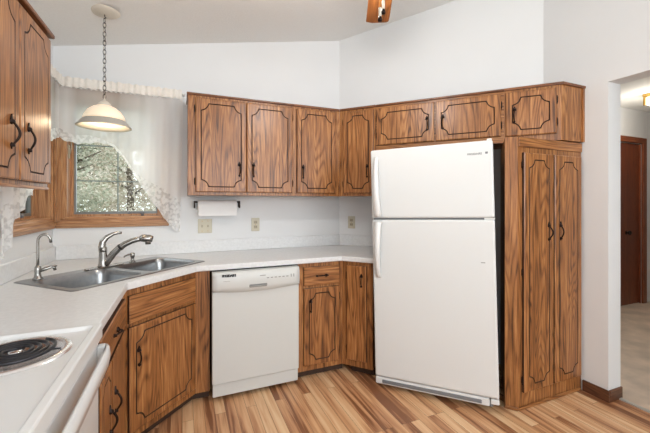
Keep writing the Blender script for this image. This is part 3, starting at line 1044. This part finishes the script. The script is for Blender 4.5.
# lever rises from the body and bends up and forward
tube(bm, [(-.012, .0, .10), (-.016, .004, .135), (-.012, .002, .165), (.004, -.012, .192), (.030, -.034, .212), (.052, -.052, .219), (.068, -.064, .217)], [.0235, .022, .019, .0155, .012, .010, .008], 14)
obj('lever', bm, M['nickel'], fa)
bm = B()
sp = [(-.006, -.010, .015), (.006, -.026, .05), (.022, -.045, .085), (.042, -.068, .118), (.066, -.095, .145), (.092, -.122, .163), (.116, -.146, .173), (.134, -.164, .176)]
tube(bm, sp, [.021, .0215, .021, .020, .019, .018, .017, .0165], 16)
spo = obj('spout', bm, M['nickel'], fa)
bm = B(); tube(bm, [(.046, -.073, .123), (.052, -.080, .130)], .0215, 16); obj('sleeve_ring', bm, M['dark'], spo)
bm = B()
tube(bm, [(.126, -.156, .177), (.142, -.172, .178), (.166, -.196, .175), (.180, -.210, .170)], [.018, .0245, .025, .019], 16)
lathe(bm, [(0, -.028), (.017, -.027), (.019, -.010), (.019, .0)], (.160, -.190, .165), 16)
box(bm, .130, .160, -.185, -.160, .193, .202, bev=.003)
obj('spray_head', bm, M['nickel'], spo)

# filtered-water tap
fx, fy = ts(1.115, 2.135)
ft = thing('filter_tap', 'slim gooseneck filtered-water tap at the left end of the sink', 'faucet', (fx, fy, .9190), R(45))
bm = B(); lathe(bm, [(0, 0), (.024, 0), (.024, .006), (.017, .012), (.014, .03), (.016, .05), (.014, .065), (.008, .075), (0, .076)], (0, 0, 0), 20); obj('base', bm, M['nickel'], ft)
bm = B()
pts = [(0, 0, .06), (0, 0, .12), (.0, 0, .205)]
for k in range(1, 10):
    a = math.pi * k / 10; pts.append((.028 * (1 - math.cos(a)) * .75, -.028 * (1 - math.cos(a)) * .65, .205 + .036 * math.sin(a)))
pts += [(.043, -.037, .195)]
tube(bm, pts, .0068, 10); obj('gooseneck', bm, M['nickel'], ft)
bm = B()
tube(bm, [(.008, -.004, .045), (.028, -.016, .052), (.050, -.028, .060), (.060, -.035, .056), (.064, -.037, .040)], [.009, .010, .008, .008, .007], 10)
box(bm, .045, .072, -.045, -.020, .060, .067, bev=.003)
obj('lever', bm, M['nickel'], ft)

# soap dispenser
fx, fy = ts(1.675, 2.125)
sd = thing('soap_dispenser', 'short nickel soap dispenser between the faucet and the right bowl', 'soap dispenser', (fx, fy, .9190), R(45))
bm = B(); lathe(bm, [(0, 0), (.022, 0), (.022, .004), (.014, .010), (.010, .022), (.012, .036), (.015, .040), (.015, .060), (.010, .066), (0, .067)], seg=18); obj('base', bm, M['nickel'], sd)
bm = B(); tube(bm, [(0, 0, .056), (-.03, -.004, .058), (-.068, -.012, .052), (-.074, -.013, .046)], [.008, .006, .005, .004], 10); obj('nozzle', bm, M['nickel'], sd)

# ------------------------------------------------------------------ dishwasher (frame rz 0, origin at left front foot)
DX0, DX1, DY = .1828, .7859, 2.361
dw = thing('dishwasher', 'white built-in dishwasher under the worktop', 'dishwasher', (DX0, DY, 0), 0)
W = DX1 - DX0
b = B(); box(b, .004, W - .004, .055, YA - DY - .03, .10, .862); obj('tub', b, M['dark'], dw)
b = B(); box(b, .0, W, .0, .050, .120, .735, bev=.005, seg=2); obj('door', b, M['dwwhite'], dw)
b = B()
# control fascia: bowed outwards, slightly crowned at its lower edge
N = 16
prof = [(.0, .739), (-.010, .742), (-.016, .765), (-.017, .80), (-.014, .838), (-.004, .866), (.05, .866)]
g = []
for i in range(N + 1):
    x = W * i / N; bow = .010 * (1 - (2 * i / N - 1) ** 2)
    g.append([b.verts.new((x, y - (bow if y < .04 else 0), z - (bow * 1.6 if z < .75 else 0))) for y, z in prof] + [b.verts.new((x, .05, .739))])
for i in range(N):
    for j in range(len(prof) + 1):
        k = (j + 1) % (len(prof) + 1)
        f = b.faces.new((g[i][j], g[i + 1][j], g[i + 1][k], g[i][k])); f.smooth = j < 5
b.faces.new(g[0]); b.faces.new(g[-1][::-1])
fas = obj('control_panel', b, M['dwwhite'], dw)
b = B(); box(b, W / 2 - .062, W / 2 + .062, -.0295, -.020, .752, .774, bev=.004); obj('latch_handle', b, M['dwgrey'], fas)
b = B(); box(b, W / 2 - .055, W / 2 + .055, -.0305, -.0292, .766, .771); obj('latch_slot', b, M['grey'], fas)
b = B()
for i in range(6): box(b, .36 + i * .028, .376 + i * .028, -.0262, -.0240, .806, .812)
obj('button', b, M['dwgrey'], fas)
b = B()
for i in range(2): box(b, .535 + i * .02, .541 + i * .02, -.0212, -.0185, .800, .822)
obj('indicator', b, M['dwgrey'], fas)
b = B(); box(b, .07, .14, -.0225, -.0212, .806, .808); obj('marking', b, M['dwgrey'], fas)
b = B(); box(b, W / 2 + .01, W / 2 + .05, -.0278, -.0262, .826, .831); obj('marking', b, M['dwgrey'], fas)
b = B(); box(b, .004, W - .004, .012, .03, .030, .116, bev=.003); obj('kick_panel', b, M['dwwhite'], dw)


def text(name, s, size, mat, parent, loc, rot, ext=.0006, sx=1.0, off=.02):
    c = bpy.data.curves.new(name, 'FONT'); c.body = s; c.size = size; c.extrude = ext; c.align_x = 'LEFT'
    c.offset = size * off
    o = bpy.data.objects.new(name, c); COL.objects.link(o)
    dg = bpy.context.evaluated_depsgraph_get()
    me = bpy.data.meshes.new_from_object(o.evaluated_get(dg))
    COL.objects.unlink(o); bpy.data.objects.remove(o)
    me.materials.clear(); me.materials.append(mat)
    q = bpy.data.objects.new(name, me); COL.objects.link(q); q.parent = parent; q.location = loc; q.rotation_euler = rot; q.scale = (sx, 1, 1)
    return q


text('brand_lettering', 'FRIGIDAIRE', .021, M['dark'], fas, (.060, -.0225, .836), (R(83), 0, 0), ext=.002, sx=.85, off=.06)

# ------------------------------------------------------------------ refrigerator (frame ROTB; stands a little out of true)
BF = 2.379
BF = 2.365
fL = (1.281, (BF - NB[0] * 1.281) / NB[1])
ZS = 1.210      # gap between the doors
fr_ = thing('refrigerator', 'white top-freezer refrigerator standing in the corner', 'refrigerator', (*fL, .0), ROTB)
FW = .796
body = []
tilt = R(1.3)
hold = bpy.data.objects
dd = .055


def frp(name, bm, mats, parent=fr_, **k): return obj(name, bm, mats, parent, **k)


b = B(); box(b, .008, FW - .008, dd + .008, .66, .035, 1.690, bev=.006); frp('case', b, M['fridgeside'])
b = B(); box(b, 0, FW, 0, dd, ZS + .006, 1.705, bev=.012, seg=3); fz = frp('freezer_door', b, M['applpebble'])
b = B(); box(b, 0, FW, 0, dd, .085, ZS - .006, bev=.012, seg=3); fd = frp('fresh_food_door', b, M['applpebble'])
for nm, z0, z1, par in (('handle', ZS + .016, 1.655, fz), ('handle', .790, ZS - .016, fd)):
    bm = B(); g = []
    N = 20
    for i in range(N + 1):
        tt = i / N; z = z0 + (z1 - z0) * tt
        k = tt if par is fz else 1 - tt              # 0 at the meeting gap, 1 at the far tip
        depth = .062 * (1 - .02) * (math.sin(math.pi * min(1, .10 + .90 * k)) ** .55) if k < .999 else .004
        w0 = .042 - .016 * k
        g.append([bm.verts.new((.030, 0.001, z)), bm.verts.new((.032, -depth, z)), bm.verts.new((.032 + w0 * .6, -depth - .004, z)), bm.verts.new((.032 + w0, -depth + .006, z)), bm.verts.new((.032 + w0 * 1.15, -depth + .022 if depth > .03 else 0, z)), bm.verts.new((.042, -depth + .022 if depth > .03 else 0.001, z))])
    for i in range(N):
        for j in range(6):
            f = bm.faces.new((g[i][j], g[i + 1][j], g[i + 1][(j + 1) % 6], g[i][(j + 1) % 6]))
            f.smooth = True
    bm.faces.new(g[0]); bm.faces.new(g[-1][::-1])
    obj(nm, bm, M['applwhite'], par)
b = B(); box(b, .01, FW - .01, .02, dd + .01, ZS - .0055, ZS + .0055); frp('door_gap_gasket', b, M['grey'])
b = B(); box(b, FW - .06, FW + .004, .012, .05, ZS - .0048, ZS + .0048); frp('hinge', b, M['white'])
b = B(); box(b, FW - .035, FW - .005, .01, .07, 1.7055, 1.716, bev=.004); frp('hinge', b, M['white'])
b = B(); box(b, .0, FW - .055, .006, .05, .028, .078, bev=.006); kg = frp('toe_grille', b, M['applwhite'])
b = B(); box(b, .05, FW - .10, .0005, .008, .040, .064, bev=.003)
frp('grille_slot', b, M['grey'], kg)
b = B(); box(b, FW - .050, FW, .004, .05, .045, .078, bev=.006); frp('hinge', b, M['applwhite'])
for x in (.05, FW - .05):
    b = B(); lathe(b, [(0, 0), (.018, 0), (.018, .012), (.008, .014), (.008, .04), (0, .04)], (x, .08, .0), 14); frp('foot', b, M['grey'])
text('brand_lettering', 'FRIGIDAIRE', .017, M['grey'], fz, (FW - .150, -.0006, 1.618), (R(90), 0, 0), ext=.0006)
b = B(); box(b, FW - .045, FW - .030, -.0012, 0, 1.62, 1.633); obj('emblem', b, M['grey'], fz)
b = B(); box(b, FW - .085, FW - .06, -.0008, 0, .93, .936); obj('marking', b, M['dwgrey'], fd)
fr_.rotation_mode = 'QUATERNION'
q = (Matrix.Rotation(ROTB, 4, 'Z') @ Matrix.Rotation(-tilt, 4, 'Y')).to_quaternion()
fr_.rotation_quaternion = q
fr_.location.z = .004

# ------------------------------------------------------------------ pantry
YP, PT = 1.526, 1.7555
c0 = BatY(2.492, YP)
st0 = (1.931, (2.492 - NB[0] * 1.931) / NB[1])
dpt = BW - 2.492 - .002
pt = thing('pantry_cabinet', 'tall oak two-door pantry cabinet right of the refrigerator', 'cabinet', (c0[0], YP, 0), 0)
pbk = to_wall(st0)
prof = [c0, (XC - .001, YP), (XC - .001, CORN_BC[1] - .001), pbk, st0]
b = B(); prism(b, lw(pt, prof), .0, PT); obj('body', b, M['oak'], pt)
PW = XC - .001 - c0[0]
door_on(pt, .040, .325, .112, 1.655, 0, 'r', 'l', 1.14, r=.050, m=.042, L=.13)
door_on(pt, .337, .622, .112, 1.655, 0, 'l', None, 1.14, r=.050, m=.042, L=.13)
b = B(); box(b, .002, PW - .002, -.010, -.0005, 1.690, PT - .001, bev=.003); obj('cornice', b, M['oakh'], pt)
b = B(); box(b, .004, PW - .016, -.012, -.0005, 0, .022, bev=.004); obj('shoe_moulding', b, M['oakh'], pt)
b = B(); box(b, 0, .075, -.012, -.0005, 0, .022, bev=.004); sm = obj('shoe_moulding', b, M['oakh'], pt, (*lw(pt, [st0])[0], 0), ROTB)

# ------------------------------------------------------------------ range
RX0, RX1, RY0, RY1, RT = XL + .012, -.250, .612, 1.370, .925
rg = thing('electric_range', 'white electric coil-burner range at the lower left', 'range', (0, RY0, 0), 0)
W = RY1 - RY0
b = B(); box(b, RX0, -.290, .004, W - .004, .08, .879); obj('body', b, M['applwhite'], rg)
b = B(); box(b, RX0 + .05, -.33, .02, W - .02, 0, .0795); obj('base', b, M['dark'], rg)
# cooktop: pressed sheet with raised rim
bm = B()
rings = [(0, RT - .044, .012), (0, RT - .005, .014), (.002, RT - .001, .015), (.005, RT, .016), (.020, RT, .018), (.023, RT - .002, .02), (.030, RT - .011, .03), (.033, RT - .012, .03)]
prev = None
for d, z, r in rings:
    lp = [bm.verts.new((x, y, z)) for x, y in rrect(RX0 + d, RX1 - d, d, W - d, r, 4)]
    if prev:
        for i in range(len(lp)):
            f = bm.faces.new((prev[i], prev[(i + 1) % len(lp)], lp[(i + 1) % len(lp)], lp[i]))
    prev = lp
bcs = [(-.425, 1.195 - RY0, .105), (-.425, .80 - RY0, .08), (-.68, 1.195 - RY0, .08), (-.68, .80 - RY0, .105)]
polys = [[v.co.copy() for v in prev]]; vv = list(prev)
for x, y, r in bcs:
    lp = [(x + (r + .012) * math.cos(2 * math.pi * k / 40), y + (r + .012) * math.sin(2 * math.pi * k / 40)) for k in range(40)]
    polys.append([Vector((a, c, RT - .012)) for a, c in lp]); vv += [bm.verts.new((a, c, RT - .012)) for a, c in lp]
for tr in geometry.tessellate_polygon([[Vector((p.x, p.y, 0)) for p in q] for q in polys]):
    try: bm.faces.new([vv[i] for i in tr])
    except ValueError: pass
top = obj('cooktop', bm, M['applwhite'], rg)
for x, y, r in bcs:
    z = RT - .012
    bm = B(); lathe(bm, [(r + .024, z + .001), (r + .020, z + .006), (r + .008, z + .007), (r - .002, z + .003), (r - .010, z - .004), (.03, z - .013), (0, z - .014)], (x, y, 0), 48); dp = obj('drip_bowl', bm, M['pan'], rg)
    bm = B(); pts = []
    turns = 4 if r > .09 else 3
    r0 = .022
    for k in range(turns * 28 + 1):
        a = 2 * math.pi * k / 28; rr = r0 + (r - .016 - r0) * (k / (turns * 28))
        pts.append((x + rr * math.cos(a + 1), y + rr * math.sin(a + 1), z + .012))
    tube(bm, pts, 0.0052, 8)
    # the three support arms under the coil
    for a in (0, 120, 240):
        tube(bm, [(x + .01 * math.cos(R(a)), y + .01 * math.sin(R(a)), z + .005), (x + (r - .002) * math.cos(R(a)), y + (r - .002) * math.sin(R(a)), z + .005)], .0025, 5)
    el = obj('burner_coil', bm, M['coil'], rg)
    bm = B(); lathe(bm, [(0, z + .014), (.014, z + .014), (.017, z + .011), (.017, z + .004)], (x, y, 0), 20); obj('burner_cap', bm, M['chrome'], el)
# backguard on the wall
b = B(); box(b, RX0, RX0 + .075, 0, W, RT - .01, RT + .17, bev=.01, seg=2); bg = obj('backguard', b, M['applwhite'], rg)
for i in range(4):
    b = B(); lathe(b, [(.0, .022), (.016, .020), (.019, 0)], (RX0 + .076, .10 + i * (.075 if i < 2 else .0) + (0 if i < 2 else (i - 2) * .075 + .41), RT + .09), 16, axis='X'); obj('knob', b, M['white'], bg)
# oven door, dark strip coloured in as the gap's shade, arched handle
b = B(); box(b, -.289, -.262, .006, W - .006, .235, .862, bev=.006); od = obj('oven_door', b, M['applwhite'], rg)
b = B(); box(b, -.289, -.278, .008, W - .008, .8645, .8785); obj('door_gap_shade', b, M['dark'], rg)
b = B(); box(b, -.289, -.264, .012, W - .012, .085, .225, bev=.006); obj('storage_drawer', b, M['applwhite'], rg)
b = B(); box(b, -.262, -.2608, .16, W - .16, .36, .62); obj('oven_window', b, M['dark'], od)
bm = B(); g = []
N = 24
for i in range(N + 1):
    t_ = i / N; y = .008 + (W - .016) * t_
    e_ = min(t_, 1 - t_) * W                       # distance from the nearer end
    k = min(1, (e_ / .05)) ** .5
    x = -.262 + .030 + .012 * k
    zt_ = .858 - .004 * (1 - k); zb_ = .812 - .016 * k
    g.append([bm.verts.new((x - .014, y, zb_)), bm.verts.new((x - .003, y, zb_ + .004)), bm.verts.new((x + .001, y, (zb_ + zt_) / 2)), bm.verts.new((x - .003, y, zt_ - .003)), bm.verts.new((x - .012, y, zt_)), bm.verts.new((x - .016, y, (zb_ + zt_) / 2))])
for i in range(N):
    for j in range(6):
        f = bm.faces.new((g[i][j], g[i + 1][j], g[i + 1][(j + 1) % 6], g[i][(j + 1) % 6])); f.smooth = True
bm.faces.new(g[0]); bm.faces.new(g[-1][::-1])
for yy in (.008, W - .038): box(bm, -.262, -.240, yy, yy + .030, .79, .856, bev=.003)
obj('handle', bm, M['applwhite'], od)

# ------------------------------------------------------------------ pendant lamp over the sink
PX, PY, PZ = -.455, 2.53, 1.825
pd = thing('pendant_lamp', 'lit pendant lamp with cream glass shade hanging over the sink', 'lamp', (PX, PY, PZ), 0)
zc = CEIL(PX) - PZ
bm = B(); prof = [(0, -.022), (.018, -.021), (.05, -.017), (.078, -.010), (.088, -.001)]
lathe(bm, prof, (0, 0, zc - .002), 32); cn = obj('canopy', bm, M['canopy'], pd)
cn.rotation_euler = (0, 0, 0)
bm = B(); tube(bm, [(0, 0, zc - .022), (0, 0, zc - .034), (.008, 0, zc - .042), (0, 0, zc - .050)], .003, 8); obj('ceiling_hook', bm, M['iron'], pd)
# chain of interlocked links
z = zc - .048; zt = .165; i = 0
ln = None
LK = .036
n = int((z - zt) / (LK * .78))
step = (z - zt) / n
for i in range(n):
    zc_ = z - step * (i + .5)
    if ln is None:
        bm = B(); pts = []
        for k in range(17):
            a = 2 * math.pi * k / 16; pts.append((.0085 * math.cos(a), 0, .018 * math.sin(a)))
        tube(bm, pts, .0018, 6, cap=False); ln = obj('chain_link', bm, M['iron'], pd); l = ln
    else:
        l = ln.copy(); COL.objects.link(l); l.parent = pd
    l.location = (0, 0, zc_); l.rotation_euler = (R(6 if i % 2 else -6), 0, R(35 if i % 2 else 125))
bm = B(); tube(bm, [(.006 * math.sin(k * .9), .006 * math.cos(k * .9), zt + (z - zt) * k / 30) for k in range(31)], .0015, 5); obj('cord', bm, M['canopy'], pd)
bm = B(); lathe(bm, [(0, .170), (.006, .169), (.007, .155), (.020, .150), (.034, .136), (.040, .124), (.041, .118)], seg=28); obj('cap', bm, M['canopy'], pd)
bm = B()
lathe(bm, [(.036, .122), (.062, .111), (.090, .088), (.110, .056), (.119, .022), (.115, .022), (.106, .054), (.087, .084), (.060, .106), (.035, .117)], seg=48)
obj('lamp_shade', bm, M['shade'], pd)
bm = B()
lathe(bm, [(.118, .030), (.124, .024), (.138, .004), (.150, -.008), (.152, -.014), (.146, -.015), (.132, -.006), (.118, .006), (.114, .020), (.118, .030)], seg=48)
obj('shade_rim', bm, M['band'], pd)
bm = B(); lathe(bm, [(0, .112), (.014, .11), (.016, .085), (.024, .070), (.028, .052), (.022, .034), (0, .026)], seg=20); bl = obj('bulb', bm, M['bulb'], pd)
for o_ in bpy.data.objects:
    if o_.name == 'pendant_bulb': o_.location = (PX, PY, PZ + .0)

# ------------------------------------------------------------------ paper towel and its holder
ph = thing('paper_towel_holder', 'dark wall bracket for paper towels beneath the oak cabinets', 'paper towel holder', (.272, YA, 1.336), 0)
b = B(); box(b, -.182, .182, -.020, -.0005, -.008, .008, bev=.002); obj('bar', b, M['iron'], ph)
for s in (-1, 1):
    b = B(); box(b, s * .180 - .004, s * .180 + .004, -.085, -.002, -.045, .009, bev=.002); lathe(b, [(0, -.006), (.016, -.005), (.016, .005), (0, .006)], (s * .180, -.066, -.036), 16, axis='X'); obj('arm', b, M['iron'], ph)
bm = B(); lathe(bm, [(.02, -.155), (.050, -.155), (.052, -.150), (.052, .150), (.050, .155), (.02, .155), (.02, -.155)], (.272, YA - .066, 1.300), 36, axis='X')
pr = tag(obj('paper_towel_roll', bm, M['paper']), 'white paper towel roll in the dark wall bracket', 'paper towels')
bm = B(); box(bm, .272 - .15, .272 + .15, YA - .1183, YA - .117, 1.222, 1.300); obj('loose_sheet', bm, M['paper'], pr)

# ------------------------------------------------------------------ switch and outlets


def plate(name, label, cat, origin, rz, w, h, kind, group):
    t = thing(name, label, cat, origin, rz, group)
    b = B(); box(b, -w / 2, w / 2, -.006, -.0005, -h / 2, h / 2, bev=.0025); obj('cover_plate', b, M['almond'], t)
    if kind == 'outlet':
        for z in (-.021, .021):
            b = B(); box(b, -.016, .016, -.0085, -.006, z - .014, z + .014, bev=.002); r_ = obj('receptacle', b, M['almondd'], t)
            b = B(); box(b, -.008, -.005, -.0092, -.0085, z - .005, z + .006); box(b, .005, .008, -.0092, -.0085, z - .005, z + .006); obj('slot', b, M['dark'], r_)
    else:
        for x in (-.023, .023):
            b = B(); box(b, x - .006, x + .006, -.015, -.006, -.010, .010, bev=.002); obj('toggle', b, M['almondd'], t)
    for x in ((0,) if kind == 'outlet' else (-.023, .023)):
        for z in ((0,) if kind == 'outlet' else (-.042, .042)):
            b = B(); lathe(b, [(0, -.0078), (.003, -.0075), (.0035, -.006)], (x, 0, z), 8, axis='Y'); obj('screw', b, M['brass'], t)
    return t


plate('light_switch', 'almond double light switch below the paper towel roll', 'light switch', (.177, YA, 1.133), 0, .112, .118, 'switch', None)
plate('power_outlet', 'almond power outlet on the back wall above the dishwasher', 'outlet', (.602, YA, 1.135), 0, .072, .118, 'outlet', 'power outlets')
ob = (1.518, CORN_AB[1] + (1.518 - CORN_AB[0]) * WBD[1] / WBD[0])
plate('power_outlet', 'almond power outlet on the diagonal wall beside the refrigerator', 'outlet', (*ob, 1.138), ROTW, .072, .118, 'outlet', 'power outlets')

# ------------------------------------------------------------------ ceiling fan (only one blade tip and the pull chains reach the view)
FXc, FYc = .80, 1.22
fzc = CEIL(FXc)
fn = thing('ceiling_fan', 'ceiling fan with oak blades, one blade tip visible at the top edge', 'ceiling fan', (FXc, FYc, 2.45), 0)
bm = B(); lathe(bm, [(0, fzc - 2.46), (.07, fzc - 2.46 - .012), (.05, fzc - 2.46 - .055), (.014, fzc - 2.46 - .07), (.014, .08), (.05, .075), (.10, .055), (.115, .02), (.11, -.02), (.06, -.045), (.045, -.07), (0, -.072)], seg=36); obj('motor', bm, M['brass'], fn)
aim = math.atan2(1.78 - FYc, 1.095 - FXc)
for k in range(4):
    a = aim + k * math.pi / 2
    bm = B()
    pts = [(.16, -.045), (.24, -.062), (.60, -.071), (.66, -.069), (.672, -.055), (.672, .030), (.655, .069), (.24, .060), (.16, .045)]
    prism(bm, pts, -.004, .004)
    bl = obj('blade', bm, M['blade'], fn, (0, 0, 0), a, bevel=.002)
    bm = B(); box(bm, .09, .24, -.016, .016, -.011, -.0045); obj('blade_arm', bm, M['brass'], bl)
for (dx, dy, zz) in ((-.030, .012, -.350), (-.016, .008, -.318)):
    bm = B(); tube(bm, [(dx, dy, -.05), (dx, dy, zz + .055)], .0012, 5); pc = obj('pull_chain', bm, M['brass'], fn)
    bm = B(); lathe(bm, [(0, zz + .06), (.006, zz + .058), (.0065, zz + .02), (0, zz + .02)], (dx, dy, 0), 12); obj('chain_fob', bm, M['canopy'], pc)
    bm = B(); lathe(bm, [(0, zz + .021), (.006, zz + .020), (.010, zz + .008), (.008, zz), (0, zz)], (dx, dy, 0), 12); obj('fob_tip', bm, M['iron'], pc)

# ------------------------------------------------------------------ hall ceiling light
hl = thing('hall_ceiling_light', 'lit flush ceiling light with gold frame in the hall', 'ceiling light', (4.84, 1.98, 2.53), 0)
b = B(); box(b, -.13, .13, -.13, .13, -.030, -.0005, bev=.004); obj('frame', b, M['brass'], hl)
b = B(); box(b, -.115, .115, -.115, .115, -.125, -.031, bev=.02, seg=3); dfz = obj('diffuser', b, M['hallglass'], hl)
for s in (-1, 1):
    for c in (-1, 1):
        b = B(); box(b, s * .117 - .008, s * .117 + .008, c * .117 - .008, c * .117 + .008, -.125, -.030); obj('corner_trim', b, M['brass'], hl)

# ------------------------------------------------------------------ garden outside the windows
b = B(); box(b, -40, XL - .35, -20, 40, -.6, -.5); box(b, XL - .35, 30, 3.5, 40, -.6, -.5); struct('ground', b, M['grass'])


def tree(name, label, loc, H, rad, mat, nleaf, seed, group, big=1.0):
    rnd = random.Random(seed)
    t = thing(name, label, 'tree', loc, rnd.random() * 6, group)
    bm = B()
    tube(bm, [(0, 0, 0), (.05, .03, H * .3), (-.03, .05, H * .6), (0, 0, H * .9)], [.14, .11, .07, .02], 10)
    for k in range(9):
        a = rnd.random() * 6.28; z = H * (.3 + .5 * rnd.random()); l = rad * (.6 + .3 * rnd.random())
        tube(bm, [(0, 0, z), (l * .5 * math.cos(a), l * .5 * math.sin(a), z + .2 * l), (l * math.cos(a), l * math.sin(a), z + .45 * l)], [.045, .03, .01], 6)
    obj('trunk', bm, M['bark'], t)
    bm = B()
    cl = [(rnd.gauss(0, rad * .42), rnd.gauss(0, rad * .42), H * (.18 + .78 * rnd.random()), rad * (.22 + .2 * rnd.random())) for _ in range(60)]
    for i in range(nleaf):
        c = rnd.choice(cl)
        v = Vector((rnd.gauss(0, 1), rnd.gauss(0, 1), rnd.gauss(0, 1))).normalized() * c[3] * rnd.random() ** .4
        p = Vector(c[:3]) + v
        s = (.025 + .03 * rnd.random()) * big
        u = Vector((rnd.gauss(0, 1), rnd.gauss(0, 1), rnd.gauss(0, 1))).normalized(); w_ = u.orthogonal().normalized()
        bm.faces.new([bm.verts.new(p + u * s), bm.verts.new(p + w_ * s * .6), bm.verts.new(p - u * s), bm.verts.new(p - w_ * s * .6)])
    obj('crown', bm, M[mat], t, fixn=False)
    return t


tree('garden_tree', 'leafy green tree seen through the left part of the sink window', (-2.5, 8.2, -.5), 4.6, 1.25, 'leafg', 15000, 1, 'garden trees')
tree('garden_tree', 'tan autumn tree seen through the right part of the sink window', (-1.6, 12.6, -.5), 6.0, 1.9, 'leafb', 22000, 2, 'garden trees')
tree('garden_tree', 'tallest pale tan tree far behind the others beyond the sink window', (-4.2, 21, -.5), 9.5, 2.7, 'leafb', 26000, 6, 'garden trees', 2.2)
tree('garden_tree', 'tan tree farther left behind the green one', (-9.5, 14.5, -.5), 6.0, 2.1, 'leafb', 14000, 3, 'garden trees')
tree('garden_tree', 'green tree beyond the left wall window', (-6.5, 5.0, -.5), 4.6, 1.5, 'leafg', 10000, 4, 'garden trees')
